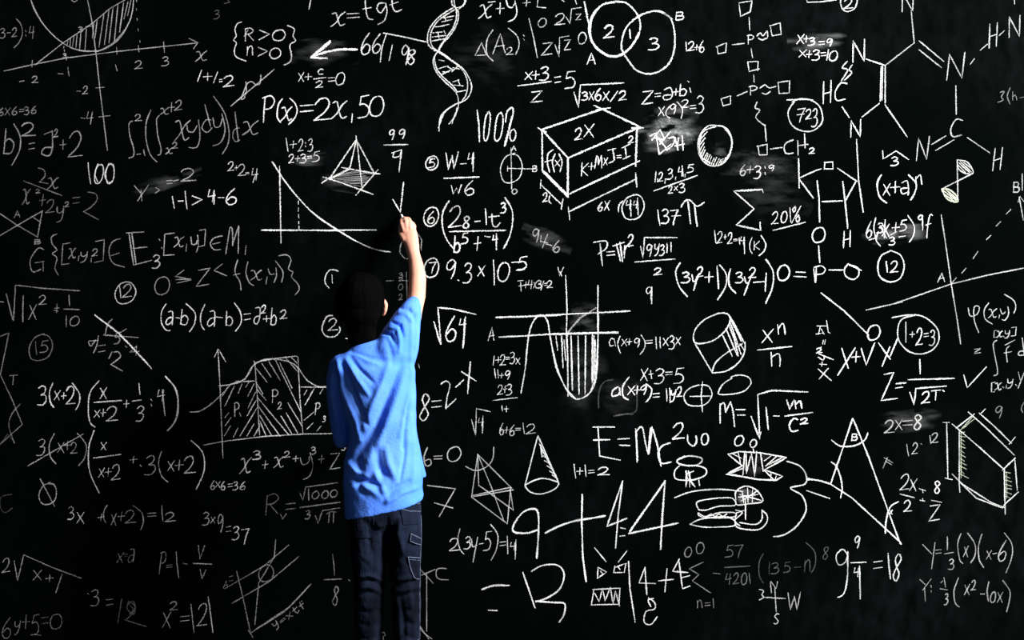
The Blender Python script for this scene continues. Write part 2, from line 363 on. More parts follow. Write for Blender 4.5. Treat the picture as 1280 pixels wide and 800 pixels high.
W(F_, 'formula G{[x,y,z] in E', .5, 1.6, 'G@148,522,222,638 ~285,450:258,465:262,500:285,530:262,548:285,570:275,620:292,655 [@308,495,348,605 X@345,520,378,570 ,@390,560,396,582 y@402,540,438,592 ,@455,572,458,590 '
  '2@462,525,490,560 ]@472,480,522,590 ~605,472:562,490:545,540:565,595:622,615 _552,560:595,545')
W(F_, 'double-struck E with subscript 3', .62, 1.8, '_632,445:718,440 _645,445:668,605:758,582 _660,448:680,600 _665,522:735,515 3@762,555,802,622')
W(N_, 'circled 12 left of the inequality', .7, 1.5, 'O@575,688,680,800 1@598,705,605,768 2@615,700,662,765')
T(0, 360, 4)
W(F_, 'square root of 1x squared + 1/10', .5, 1.7, '_0,68:18,70 _32,30:65,162 _68,162:78,-15:200,0:398,14 1@118,35,115,165 x@145,85,185,160 2@195,38,232,85 _272,112:290,115 +@275,80,295,122 '
  '1@345,38,348,88 _320,105:400,108 1@332,140,332,195 O@350,142,398,190')
W(N_, 'dim circled 15', .4, 1.5, 'O@145,230,264,362 1@178,268,184,332 5@200,265,242,322')
W(D_, 'long diagonal strike through a smeared fraction', .8, 2.2, '_475,135:600,232:758,402 _478,138:590,222:740,380')
W(F_, 'struck-out fraction with t = 2', .55, 1.6, '~442,270:455,290:478,260 ~492,240:485,285:468,325 _445,265:490,262 =@492,282,525,322 ~570,320:592,320:602,345:555,382 _545,352:560,320 _555,382:612,415 '
  '~562,155:540,180:525,235 _520,235:692,248 _590,230:632,205 5@572,222,602,278 #@650,290,695,335 .@622,285,640,300')
W(D_, 'zigzag polygon at the left edge', .45, 1.6, '_0,242:45,225:2,435:55,545:112,682:0,782 T@48,435,85,480 ~102,580:60,630:45,690:72,775')
W(F_, '3(x+2) times bracketed x over x+2 plus 1/3 = 4', .85, 1.8, '3@190,490,235,588 ~265,475:248,520:252,570:270,598 x@272,515,300,560 +@308,525,330,555 2@332,492,378,582 ~362,475:398,530:395,580:378,610 '
  '~495,465:452,520:442,600:450,670:475,695 x@500,500,535,555 _470,572:608,562 x@472,610,500,645 +@502,605,530,640 2@532,595,592,668 +@620,560,645,598 1@695,478,700,535 _662,565:705,560 3@682,590,722,665 '
  ':@748,555,765,588 4@785,510,825,568 _812,510:825,638 ~825,440:875,500:892,580:880,660:838,715 ~828,442:880,505:890,580:875,665:836,712')
T(200, 360, 4)
W(F_, 'formula (a-b)(a-b)=a squared + b squared', .85, 1.7, '~30,80:8,120:8,175:30,210:50,212 a@28,120,68,185 _80,148:98,150 b@105,108,145,185 ~130,78:175,125:172,180:148,218 '
  '~225,82:205,130:205,180:222,210 a@235,115,278,190 _282,145:312,148 b@330,115,368,188 ~372,75:402,120:405,175:378,215 =@422,125,452,162 ~478,100:500,100:498,150:485,180:470,170:478,145:498,140 '
  '2@508,88,530,128 +@518,140,548,168 b@555,100,585,182 2@602,112,635,155')
W(N_, 'circled 2 beside the boy\'s shoulder', .9, 1.9, '~822,165:810,205:830,240:875,242:900,215:898,195 ~815,178:835,142:862,138 2@842,155,888,215 _930,252:945,254')
W(D_, 'bell curve area chart split into hatched columns P1 P2 P3', 0.74, 1.5,
  '_290,305:300,480:312,780:315,850 _272,345:292,305:328,368 ~150,620:200,615:262,575:320,520:350,488 ~295,488:340,485:385,470:425,455:450,410:475,380:520,358:570,355:620,362:665,378:695,405:735,460:790,492:830,492 '
  '~298,490:345,484:400,470:440,435:475,380:545,355 _345,484:400,468:475,465 _470,365:475,380:488,560:498,735 _475,372:560,355:680,340:690,345:700,560:715,730 _705,495:830,497 _218,785:330,765:520,742:720,730:860,728 '
  '_380,465:392,465 _562,350:578,362 _785,490:795,496 P@370,572,395,640 1@398,625,404,640 P@558,508,590,575 2@590,570,608,605 P@775,572,800,630 3@815,640,828,668 '
  '_340,495:312,540 _372,490:325,590 _410,480:392,525 _445,470:430,495 _470,480:440,540 _478,520:440,600 _482,560:435,640 _485,600:400,740 _345,622:325,648 _355,648:325,690 _352,690:322,740 _390,700:368,745 _470,680:435,740 _500,690:470,740 '
  '_480,400:535,470 _510,378:555,445 _545,368:600,460 _580,365:705,620 _600,375:660,500 _630,350:690,420 _655,345:685,375 _480,470:515,530 _488,510:530,560 _490,550:645,735 _492,590:600,740 _498,635:560,740 _500,665:530,738 _605,640:660,730 '
  '_632,625:690,728 _640,575:710,690 _735,510:720,535 _770,505:725,585 _815,505:800,528 _770,620:722,660 _765,675:735,705 _805,690:785,715')
T(200, 540, 3.0769)
W(F_, 'formula x cubed + x squared + y cubed + z', 0.6, 1.6, 'X@310,100,350,158 3@358,72,388,105 +@395,112,415,140 X@440,95,475,135 2@478,75,500,98 +@512,92,532,112 ~540,100:548,125:570,118:575,95 ~578,80:588,130:575,170:552,182 3@580,58,600,85 '
  '+@610,90,632,118 Z@655,80,692,142 3@700,42,712,70')
W(F_, 'small formula 6x6=36 left of the cubes', 0.75, 1.4, '6@195,188,212,222 x@214,190,232,212 6@234,190,252,222 =@262,198,278,212 3@282,190,300,222 6@308,192,330,222')
W(F_, 'dim fraction R = root 1000 over 3 root pi', .38, 1.7, 'R@405,240,458,318 v@462,315,485,335 =@485,272,520,300 _538,235:550,262:560,212:682,195 1@572,220,572,262 O@585,228,612,258 O@622,225,648,255 O@655,222,682,250 _540,290:692,270 3@560,302,578,335 _598,322:608,352:625,302:690,292 pi@640,305,675,348')
W(F_, 'formula 3x9=37', .75, 1.6, '3@165,308,190,358 x@196,328,212,350 9@220,315,245,385 =@255,360,272,385 3@280,362,305,415 7@312,370,342,430')
W(F_, 'formula P = 1 - v/v', 0.7, 1.5, 'P@-2,462,22,548 =@26,510,46,522 1@62,458,72,560 _90,505:105,508 V@145,435,170,488 _128,505:200,508 V@152,528,176,565')
W(F_, 'formula x squared = 121', 0.74, 1.6, 'x@10,692,42,752 2@38,652,68,685 =@80,705,112,728 1@118,660,130,770 2@145,660,185,745 1@188,635,206,772')
W(D_, 'dim tilted bar with small circle and parallel lines', 0.46, 1.5, '_250,602:400,515:495,435 _278,658:420,575:535,478 _350,772:480,690:580,585 _365,760:500,672:575,592 _295,535:320,640:348,770 O@380,508,438,575 _445,415:440,480:380,580:365,740 A@245,572,262,598 =@268,552,280,575 '
  'R@y=xtf@438,750,555,660,28 _340,762:358,790')
W(F_, 'dim fraction 1/8 by the boy\'s leg', .4, 1.5, '1@665,470,672,548 _632,568:698,565 8@665,595,688,668 .@724,566,732,574')
T(0, 540, 3.0769)
W(F_, 'struck-through 3(x+2)', 0.65, 1.5, '3@145,28,175,92 _108,130:320,8 ~210,5:190,50:195,95:215,122 x@222,40,248,78 +@250,35,270,68 2@272,40,298,82 ~298,5:332,50:325,100:302,130')
W(F_, 'bracketed x over x+2, plus .3(x+2)', 0.92, 1.7, '~362,-5:342,60:345,150:382,235 x@388,40,410,70 _360,100:465,86 x@380,140,402,172 +@405,138,428,168 2@430,125,465,185 +@500,92,528,118 .@538,124,546,136 3@560,90,600,165 ~622,75:610,115:620,165:645,192 '
  'x@645,110,672,150 +@675,108,705,145 2@708,95,752,162 ~735,32:780,80:785,150:755,220')
W(F_, 'struck zero sign', 0.65, 1.6, 'O@150,195,220,278 _155,180:210,285')
W(D_, 'dim strokes at the left edge above the root', .25, 1.5, '_0,48:30,8:58,42 ~45,240:5,250:2,290:20,310:48,292')
W(F_, 'formula 3x +(x+2)=12', 0.85, 1.6, '3@262,288,285,338 x@295,308,325,352 +@378,315,400,340 (@398,285,412,350 x@428,315,448,358 +@455,308,480,340 2@482,300,522,350 ~512,282:545,310:552,345:542,375 =@568,310,600,325 1@622,285,628,345 2@635,310,675,345')
W(F_, 'square root of x+1 with 2 in front', 0.62, 1.6, '2@10,485,40,540 _55,495:68,572:92,472:200,520:312,562 x@128,532,162,570 +@178,550,205,575 /@215,545,238,615')
W(F_, 'tiny formula x=a', 0.75, 1.4, 'x@452,465,475,502 =@478,468,490,480 a@492,450,518,500')
W(F_, 'formula .3 = 12 with an overwritten 2', 0.65, 1.6, '.@335,618,345,628 3@352,605,382,668 =@410,640,435,668 /@452,645,470,735 ~490,665:512,650:520,675:500,700 ~500,665:515,690:485,722 _480,722:562,748 ~495,650:490,680:515,700:520,670:498,652')
W(F_, 'dim formula 6y+5=0', 0.45, 1.5, '6@10,715,45,795 y@55,728,78,780 +@85,705,115,755 5@120,700,152,778 =@160,708,185,738 O@192,700,240,758 _135,778:158,782')
T(480, 0, 4)
W(D_, 'double helix ladder drawing', .85, 1.7,
  '~338,0:342,25:360,45:362,90:345,140:310,190:285,225:270,255:255,280:245,310:262,360:300,405:350,450:370,490:370,540:352,580:340,618 '
  '~350,0:355,30:372,60:370,100:355,140:325,185:300,210:275,250 ~345,40:310,60:260,100:225,150:218,200:230,235:290,265:350,310:400,350:430,400:438,440:425,480:400,505:350,525:300,560:280,600:275,655 '
  '~355,48:310,75:270,105:240,150:232,195:248,240:310,285:370,330:405,370:418,420:412,470:390,505 ~250,285:262,340:290,380:345,430:365,460 ~360,520:310,555:290,590:272,640 ~365,540:355,580:325,620 ~360,40:395,30:410,5 ~375,45:400,20:408,-8 '
  '_290,110:340,98 _285,130:325,122 _255,135:300,130 _245,165:290,160 _240,185:310,178 _240,205:300,195 _300,90:350,80 _300,85:310,100 _270,160:275,190 _300,155:308,170 '
  '_275,300:300,305 _268,345:320,330 _285,375:335,350 _295,360:325,360 _345,340:375,345 _340,358:370,330 _345,410:375,400 _350,425:395,430 _365,460:408,452 _370,400:380,425 _250,255:280,250 _320,335:345,350', M_chalk)
W(F_, 'formula x squared + y + z cut by the top edge', .8, 1.8, 'X@478,22,538,90 _522,12:555,8 +@562,15,600,68 ~610,-5:620,30:640,38:655,15 ~655,5:665,60:650,95:622,108 +@695,-2,730,30 _770,-5:765,35:808,40 _885,-2:900,8 _955,-4:962,20')
W(F_, 'determinant of A2 with root 2 entries', .72, 1.6, '_488,215:455,278:512,275:488,215 ~545,150:515,200:515,270:545,305 A@545,170,612,270 2@612,238,645,275 ~622,142:665,180:675,230:658,272 :@690,175,708,200 1@722,92,770,285 O@770,90,812,135 2@855,70,908,125 _910,85:930,118:938,45:985,38 Z@960,70,985,102 '
  'Z@790,215,842,278 _855,225:875,282:878,188:925,180 Z@900,200,932,252 O@970,162,1012,220')
W(N_, 'tall 100% over the block drawing', .95, 2.0, '1@468,552,478,712 O@500,560,530,705 O@555,568,592,708 ~608,610:615,560:640,538:645,565:625,640:602,730 O@628,645,660,705 _648,560:606,728')
W(N_, 'tiny comma mark beside the shirt sleeve', .5, 1.4, '_172,1820:178,1840')
T(640, 0, 4)
W(D_, 'two overlapping circles A and B holding 2, 1 and 3', .95, 2.3, '~362,10:375,80:388,140 ~520,8:460,20:410,65:385,130:395,200:430,250:490,282:550,275:600,230:635,170:640,110:618,60:570,15:510,8 '
  '~515,12:455,24:412,70:392,130:398,195:430,245:485,278:545,272:600,225:632,165 '
  '~800,95:740,58:680,62:620,90:570,140:550,200:550,250:580,300:620,350:680,370:740,355:790,310:812,240:812,160:795,95:760,68 2@460,125,512,188 1@588,148,592,192 3@685,190,735,250')
W(N_, 'letter A under the left circle', .95, 1.9, 'A@375,265,418,320')
W(N_, 'letter B beside the right circle', .9, 1.8, 'B@818,62,858,100')
W(N_, 'short 12+6', .85, 1.5, '1@870,210,872,255 2@880,210,912,255 +@912,225,935,250 6@935,205,962,262')
W(F_, 'fraction x+3 over 2 = 5', .9, 2.0, 'x@65,360,102,398 +@102,355,135,395 3@140,332,185,400 _30,430:195,408 Z@95,455,152,512 =@215,380,242,415 5@262,358,318,445')
W(F_, 'square root of 3x6x/2', .9, 1.9, '_310,462:332,538:342,425:558,415 3@348,460,380,502 x@385,460,410,500 6@415,445,448,505 x@455,460,485,502 /@492,455,530,508 2@535,455,572,502')
W(F_, 'formula z = a + bi', .9, 1.8, 'Z@650,455,705,522 =@715,465,742,485 ~762,450:790,438:802,470:790,495:760,498:758,478:795,475 +@808,445,830,475 b@838,422,875,480 1@888,440,894,462 .@876,404,886,412')
W(F_, 'formula x(9) squared = 3', .85, 1.6, 'x@732,535,762,580 (@768,530,795,592 9@790,520,822,570 ~825,510:852,545:845,592 2@848,500,885,540 =@892,525,918,545 3@922,480,960,568')
W(D_, 'rectangular block with 2x, f(x) and K+MxJ=I squared on its faces', 1.0, 2.5,
  '_145,650:450,545:640,635 _130,640:170,660 _410,528:450,545:490,540 _600,640:655,640 _150,650:280,790 _280,790:628,640 _150,650:152,850 _278,790:280,970 _625,640:618,830 _152,858:280,985 _152,850:278,975 _275,975:636,805 _280,790:278,985')
W(F_, 'labels written on the block faces', .9, 1.8, '2@315,640,352,698 x@360,622,410,685 ~205,750:180,770:178,820:188,860 _165,810:200,800 ~215,770:202,810:212,860 x@215,800,240,830 ~235,770:250,810:240,860 '
  'K@345,815,382,880 +@382,815,412,850 M@415,780,452,842 x@458,790,478,825 _480,752:520,742 ~503,745:510,800:485,815 =@525,775,545,790 _550,740:590,720 _565,732:572,790 _555,795:590,780 2@582,682,608,715')
W(F_, 'heavily rubbed figures beside the block', 1.0, 2.4, '_690,680:720,665:735,770 _700,700:740,650:760,690:740,710 _740,720:790,660 ~780,690:815,690:800,730:770,752 _740,770:795,720 _815,690:830,750 _850,680:855,750 _815,730:860,720 _832,690:825,745 _720,680:770,740 _710,690:760,700')
W(D_, 'shaded oval ball with crescent of hatching', .85, 1.8, '~1020,628:985,628:950,660:930,710:935,770:960,810:1000,830:1050,820:1085,780:1100,720:1090,670:1060,635:1015,628 ~1018,634:960,655:938,710:945,780:990,815 ~1062,640:1095,690:1092,755:1060,808 '
  '_940,700:965,670 _935,730:965,690 _940,750:960,715 _945,770:962,735 _950,785:965,750 _955,800:975,765 _965,808:980,770 _972,815:990,775 _985,820:998,782 _995,825:1010,790 _1005,826:1022,788 _1018,828:1035,795 _1030,826:1045,798 _1042,822:1055,795 _1055,815:1068,790 _935,710:950,685 _948,690:975,660')
T(400, 180, 4)
W(D_, 'square-based pyramid with shaded base', .9, 1.9, '_180,-20:50,170 _182,-22:150,120 _185,-15:212,230 _188,-10:272,148 _180,-40:185,0 _15,165:110,195:265,252 _45,175:130,130:150,115 _110,118:285,150 _10,195:60,160 _180,255:290,130 _265,145:300,150 '
  '_50,178:120,140:150,125 ')
W(F_, 'fraction 99 over 9', .85, 1.8, '9@345,-72,375,-22 9@395,-72,428,-25 _320,5:440,3 _360,45:405,30 ~372,42:365,65:395,62:408,32 ~408,30:402,80:395,138')
W(D_, 'tick mark above the boy\'s fingertips', .95, 2.0, '_365,278:402,342:418,192')
W(F_, 'circled 5 and fraction W-4 over W6', .95, 1.9, 'O@528,60,592,130 5@542,75,575,118 W@628,40,688,132 _702,100:730,98 4@738,45,772,100 _768,45:765,138 _620,172:795,165 w@655,205,705,250 6@722,185,775,255')
W(D_, 'small crossed circle labelled A, B and D', .8, 1.6, 'O@898,48,1015,195 _955,20:958,225 _938,122:1060,125 _938,112:938,135 A@958,10,980,32 D@960,225,985,250 B@1062,110,1085,138'.replace('D@', 'O@'))
W(F_, 'circled 6', .9, 1.8, 'O@518,315,595,412 6@538,335,575,395')
W(F_, 'large bracketed fraction 28-1t cubed over b5 + -4', .9, 2.1, '~645,285:615,340:612,410:635,480:670,525 2@645,315,712,420 8@715,362,750,422 _775,388:800,385 1@828,325,832,402 ~860,350:862,400:880,415:900,395 _845,365:895,360 3@905,292,930,345 _648,438:928,432 '
  'b@670,460,705,540 5@708,445,740,498 +@772,462,802,528 _825,462:850,465 4@862,458,888,495 _882,450:882,528 ~925,268:960,330:962,400:945,470:918,522')
W(F_, 'circled 7', .85, 1.8, 'O@522,570,595,665 7@545,590,580,645')
W(F_, 'formula 9.3 x 10 to the -5', .95, 2.0, '9@630,580,682,675 .@688,678,698,685 3@718,595,760,695 x@790,610,825,660 1@868,585,870,708 O@888,590,948,685 _960,592:990,590 5@985,562,1035,628')
W(D_, 'small oval loop behind the raised forearm', .45, 1.6, '~490,450:508,480:505,520 ~405,500:400,540:425,572:445,572 _420,470:405,500 ~508,480:506,530')
W(F_, 'dim column of digits with line beside the boy\'s head', .35, 1.4, '3@395,645,415,668 2@395,668,415,685 O@392,700,415,730 2@395,750,412,780 _432,640:436,790 _332,685:368,683 _400,680:440,685')
T(600, 200, 4)
W(D_, 'measuring bars under the block marked 2t and 6x', .85, 1.9, '_305,100:302,140 _303,122:402,218 _415,195:406,245 2@315,165,338,210 ~348,180:345,205:355,218 _442,235:448,298 _445,258:775,98 _778,65:784,135 6@590,212,615,255 x@622,205,648,250')
W(N_, 'circled 44', .85, 1.8, 'O@708,175,822,300 ~692,260:695,225:715,205 4@728,205,758,245 _752,200:755,282 4@765,205,790,240 _788,190:790,275')
W(F_, 'slanted 1,2,3,4,5 over 2x3', .85, 1.7, '/@875,60,880,110 ,@885,95,890,108 2@892,62,915,108 ,@922,95,928,115 3@935,45,965,98 ,@975,85,980,98 4@990,35,1015,80 _1010,30:1015,80 ,@1022,70,1028,85 5@1035,22,1068,62 _868,155:1085,78 2@942,130,962,168 x@970,132,988,152 3@995,115,1025,162')
W(F_, 'number 137 with pi', .9, 2.0, '1@890,250,898,325 3@908,245,945,318 7@952,250,988,325 _960,280:1002,278 ~1005,235:1025,205:1050,202:1085,232:1120,212 _1040,210:1052,318 _1072,225:1085,330')
W(F_, 'rubbed 94-6', .6, 1.8, '9@262,345,298,412 _305,378:303,408:338,415 _338,372:312,438 _330,420:358,428 6@365,405,402,462')
W(F_, 'formula P = pi r squared', .9, 2.1, '~568,412:630,405:632,440:590,470 _600,420:612,528 =@635,455,672,478 _665,430:720,412 _682,420:702,505 _700,412:712,508 r@718,425,745,490 2@738,372,768,430')
W(F_, 'fraction root 9y311 over 2', .85, 1.8, '_802,430:815,490:822,388:985,388 9@832,420,862,482 y@872,420,895,478 3@900,425,922,478 1@935,415,935,462 1@955,412,955,458 _775,510:975,495 2@870,540,910,575 ')
W(N_, 'single letter q', .85, 1.7, 'q@828,635,860,700 _858,640:858,718')
W(F_, 'small formula 7+4x3/=2', .8, 1.5, '_190,605:215,602 _203,605:205,655 _195,630:220,628 +@218,610,240,640 4@240,602,262,645 x@268,610,282,640 3@285,602,308,640 /@305,605,318,650 =@322,615,335,628 2@335,605,362,640')
W(D_, 'wave curve with hatched trough between two horizontal lines', .85, 2.0,
  'v@388,535,415,578 _400,560:408,580 _428,578:435,740:432,850:438,980:440,1180 _590,628:588,780:590,880:585,960 _80,788:350,775:560,765:750,755 _82,785:200,785:400,776 ~205,1165:225,1050:235,950:245,870:265,810:300,775:335,800:350,880:370,980:400,1080:440,1160:480,1195:530,1180:570,1130:585,1040:590,880:592,760 '
  '_95,885:210,880:330,872:480,870:600,865:690,865 _350,870:690,860 ~365,960:385,1050:430,1140:475,1190 ~555,1150:578,1080:586,960 '
  '_380,880:388,950 _408,880:415,1040 _420,900:428,1000 _455,880:462,1150 _490,880:495,1170 _528,880:525,1170 _562,870:560,1120 _570,880:565,1100 _576,900:574,1080')
W(D_, 'rubbed diagonal stroke inside the wave curve', .6, 2.4, '_440,860:500,790:580,740 _430,900:445,860')
T(510, 360, 4)
W(F_, 'square root of 64', .95, 2.1, '_130,168:162,280 _165,280:150,98:225,105:340,132 6@188,145,245,268 4@255,155,290,210 _288,145:275,300')
W(F_, 'formula 8 = 2 to the -x', .85, 2.0, '8@60,530,110,665 =@120,560,165,600 ~165,480:190,465:210,485:195,550:190,602 _190,602:240,555 _240,495:278,460 _312,370:298,528 _268,418:340,465')
W(N_, 'letter A at the start of the lower line', .8, 1.7, 'A@402,198,435,262')
W(F_, 'stacked additions 1+2=3x, 11+9 and 2+3 over a line', .8, 1.5, '/@425,340,432,385 +@438,345,465,375 2@460,335,488,388 =@490,345,508,358 3@510,320,535,378 x@540,350,560,380 1@432,405,438,450 1@448,408,452,450 +@458,425,478,448 9@485,412,512,455 2@448,485,475,532 +@478,490,492,522 3@492,480,520,535 _425,562:545,548 1@470,590,472,615 +@482,592,502,618')
W(F_, 'square root of 4', .75, 1.6, '_318,658:338,738:342,602:410,618 4@350,650,378,690 _375,640:372,725')
W(F_, 'small formula 6+6=12', .7, 1.4, '6@458,678,480,735 +@482,695,505,725 6@508,685,535,738 =@538,700,562,712 1@575,675,582,728 2@592,680,640,728')
T(740, 370, 4)
W(F_, 'upper formula a(x+9)=11x3x', .8, 1.7, 'c@85,212,108,250 _110,215:118,250 ~140,200:128,240:142,285 x@148,215,175,248 +@175,215,198,242 9@210,210,240,255 ~245,195:265,230:260,265:240,292 =@270,220,300,238 1@318,205,322,262 1@340,205,342,258 x@355,210,382,248 3@385,198,412,265 x@418,208,442,245')
W(F_, 'formula x+3=5', .85, 1.6, 'x@242,362,280,422 _285,392:305,388 _292,372:298,412 3@315,365,362,440 =@368,378,400,395 5@408,360,460,438')
W(F_, 'lower formula a(x+9)=11y2 with a rubbed frame', .95, 1.9, '~130,455:105,470:100,500:135,490:138,460 _135,460:142,495 ~185,405:155,450:155,500:180,518 x@178,450,215,495 +@212,450,240,490 9@242,445,275,490 ~270,440:298,465:290,505:270,530 =@305,485,335,508 1@372,465,375,525 1@388,460,390,530 y@392,470,418,528 2@425,455,450,505')
W(D_, 'rounded rubbed outline around the lower formula', .25, 2.0, '~32,560:35,480:60,430:105,418 ~110,600:170,590:215,580:225,540:222,440 ~120,595:170,590:205,592')
W(D_, 'oval with a cross inside', .85, 1.7, '~535,445:490,460:460,495:475,540:530,550:575,535:600,490:580,450:545,445 _553,428:545,500:552,578 _490,502:590,500')
W(D_, 'tilted cylinder with hatched side', .85, 1.9, '~620,90:560,120:515,170:508,220:530,238:600,225:660,180:690,125:680,92:640,85:600,100 _515,238:602,385 ~602,385:670,375:730,335:762,280:765,230 ~600,380:620,330:680,280:750,240 _692,105:762,235 '
  '_695,120:740,210 _690,130:735,260 _685,145:720,240 _670,165:725,295 _700,120:745,225 _650,190:700,300 _720,160:755,232 _730,250:745,290 _740,240:760,270 _705,180:730,300')
W(D_, 'small tilted oval under the cylinder', .8, 1.8, '~700,410:655,440:632,480:640,492:700,490:760,475:795,435:780,405:740,395:700,402:695,412')
W(F_, 'fraction x to the n over n', .95, 2.0, 'x@850,168,905,235 _928,145:932,190 ~930,165:950,138:960,150:965,190 _828,270:998,252 _895,282:898,350 ~898,305:930,288:940,310:938,352')
W(F_, 'large E = MC 200', .95, 2.1, '_5,655:112,655 _30,655:38,800:140,820 _8,720:88,718 _130,715:185,712 _138,745:188,748 _218,665:228,820 ~218,680:250,655:268,740:282,790 ~282,790:295,660:325,740:345,850 _222,670:225,830 _286,780:300,655 ~390,735:350,750:330,790:345,835:395,830 2@405,638,462,718 ~478,695:480,730:505,750:522,730:520,700 O@545,685,582,742')
W(F_, 'M = root of 1 minus Vn over C squared', .9, 2.1, '_640,540:640,635 ~640,545:660,535:668,580 _668,580:692,530 ~692,530:705,580:712,652 _720,568:765,568 _728,595:765,595 _795,602:838,715:828,492:900,472:1078,480 1@870,555,880,668 _908,600:935,600 V@972,518,1008,565 _1015,525:1018,562 ~1018,540:1040,525:1048,560 _965,600:1102,582 C@985,612,1030,678 2@1042,612,1080,640')
T(820, 180, 4)
W(F_, 'smeared 6+3=9', .75, 1.7, '6@420,105,450,158 +@455,110,485,145 3@490,110,525,175 :@540,112,550,150 9@562,105,592,135')
W(F_, 'large summation sign', .85, 2.2, '_535,242:530,228:388,235:490,325:402,405:522,432:520,392')
W(F_, 'formula 12+2=14(K)', .85, 1.6, '1@292,435,298,495 2@305,440,332,498 +@338,455,352,475 2@358,445,382,500 =@388,475,405,485 1@415,470,418,500 4@420,465,445,500 _440,465:442,548 ~480,468:468,500:470,530:482,548 K@488,485,518,528 ~525,458:548,500:540,535:515,558')
W(F_, 'underlined 201%', .85, 1.7, '2@580,340,612,402 O@625,335,655,392 1@668,320,672,388 %@678,310,722,392 _585,432:745,392')
W(F_, 'formula (3y squared+1)(3y squared-1)', .9, 2.2, '~120,595:98,640:115,710:155,762 3@128,640,170,695 ~180,655:188,690:210,665 _212,650:188,730 2@205,615,235,665 +@245,640,285,692 1@305,610,312,720 ~318,605:350,650:348,710:308,778 ~372,625:362,670:370,715:398,745 3@398,640,435,695 ~442,665:450,695:465,690 _480,650:440,755 2@465,618,500,670 _488,692:540,688 1@552,650,546,738 ~550,578:585,640:580,720:548,795')
T(860, 0, 4)
W(D_, 'chain of squares and letters P joined by wavy bonds', .72, 1.8, '_255,15:320,5:310,60:262,82:255,20 _305,88:308,150 P@295,175,328,220 ~345,180:360,165:375,180:395,155:398,185 ~352,192:370,200:395,190 _408,130:460,115:465,172:420,180:412,138 _280,218:222,224 _140,235:192,215:188,262:150,270:145,235 _315,245:322,288 '
  '_298,310:350,308:348,352 _298,310:305,358:355,345 _328,375:330,410 P@305,430,345,475 ~360,440:385,425:405,440:440,432 ~370,465:390,472:410,458 _450,412:508,405:505,465:455,468:450,412 _295,458:245,480 _165,495:212,480:212,520:175,530:165,495 '
  '~345,510:335,540:358,550:340,580:345,598:385,630 _385,625:390,705 _345,732:395,722:395,775:355,775:350,730 _412,745:470,738')
W(F_, 'CH2 group label', .75, 1.8, '~525,700:490,715:480,740:490,768:525,765 _548,705:550,775 _582,670:585,740 _550,728:600,722 2@605,740,632,768')
W(N_, 'circled 723', .75, 1.8, '~530,510:500,560:515,620:560,652:620,655:665,620:672,580:655,530:610,500:560,495:520,510 _495,500:560,498:625,500 7@545,540,582,610 _545,575:580,570 2@588,548,618,598 3@620,545,648,635')
W(F_, 'smeared x+3=9', .95, 1.8, 'x@545,175,580,220 +@580,180,600,210 3@602,190,635,228 =@655,205,680,225 9@692,195,722,232')
W(F_, 'formula x+3=10', .9, 1.7, 'x@555,250,592,285 +@592,255,618,288 3@622,250,658,302 =@665,262,688,282 /@692,250,702,300 O@705,255,748,305')
W(D_, 'circled 2 and bar at the top edge', .85, 1.8, '_592,-5:595,12:660,10:740,0 O@760,-50,848,60 2@780,-5,825,45')
T(1020, 0, 4)
W(D_, 'ring molecule of N, C and H letters joined by straight bonds', .62, 1.8,
  'N@428,-40,488,58 _475,52:490,215 _490,215:345,328 _515,205:638,308 _515,250:625,338 N@655,268,742,400 _770,322:790,295 _820,252:855,222 H@862,118,905,242 _915,178:940,155 N@962,78,1020,185 _698,430:700,572 C@670,600,730,688 _990,0:992,20 _578,722:648,680 _598,752:688,700 _755,688:868,765 N@505,682,562,800 H@885,740,930,855')
W(D_, 'five-sided molecule ring with double bond, N and HC', .85, 1.9,
  'N@180,198,245,312 _250,296:345,328 _345,330:345,515 _325,335:320,505 _332,330:328,500 _345,525:455,685 _315,518:230,585 ~155,308:130,340:158,350:125,405 ~180,325:165,350:178,365:142,400 H@35,405,75,518 C@92,415,150,505 _130,535:165,588 N@170,598,225,688 _202,698:212,900:235,1060')
W(F_, 'dim 3(h- at the right edge', .4, 1.5, '~920,462:940,458:925,485:935,500:908,512 ~970,440:955,480:968,520 h@980,460,1005,500 _1018,490:1040,485')
T(1020, 180, 4)
W(F_, 'small 3 under a bent root', .85, 1.8, '_332,35:335,75:400,35:462,78 3@375,65,412,108')
W(F_, 'formula (x+a) to the n', .85, 2.0, '~325,155:305,200:318,265:352,295 x@335,198,370,255 +@372,190,418,245 ~428,195:455,185:462,240:458,255 ~455,220:425,225:432,250:460,240 ~462,155:500,200:490,250:472,280 _498,165:500,200 ~500,175:520,155:528,200')
W(D_, 'two hatched lens shapes joined by crossed lines', .65, 1.8, '_705,80:708,285 _782,148:628,225 ~705,80:750,88:778,120:782,148:740,145:710,120:705,82 _715,95:765,142 _720,88:775,140 _712,108:745,142 _735,90:778,125')
W(D_, 'lower lens shape filled with strokes', .8, 1.9, '~628,225:665,228:700,258:708,288:680,288:650,270:628,228 _635,232:700,285 _650,230:705,275 _640,250:690,288 _660,240:700,280', M_green)
W(F_, 'overwritten 6(3x+5) with 9f above', .85, 1.8, '6@252,390,280,470 ~298,370:288,420:300,480 3@305,395,335,445 x@330,400,365,460 _320,410:350,470 _345,380:340,470 +@380,395,415,440 5@418,380,452,435 _372,455:400,440 3@365,465,395,505 _415,465:445,460 ~458,358:490,410:485,460:465,490 q@508,355,535,400 _532,360:532,430 f@548,350,575,465 _265,480:300,470 ~310,440:300,480:320,510')
W(N_, 'circled 12 at the right', .9, 2.0, '~370,535:325,560:308,610:320,665:370,690:420,670:440,610:420,555:370,533 1@350,590,356,640 2@372,585,410,642')
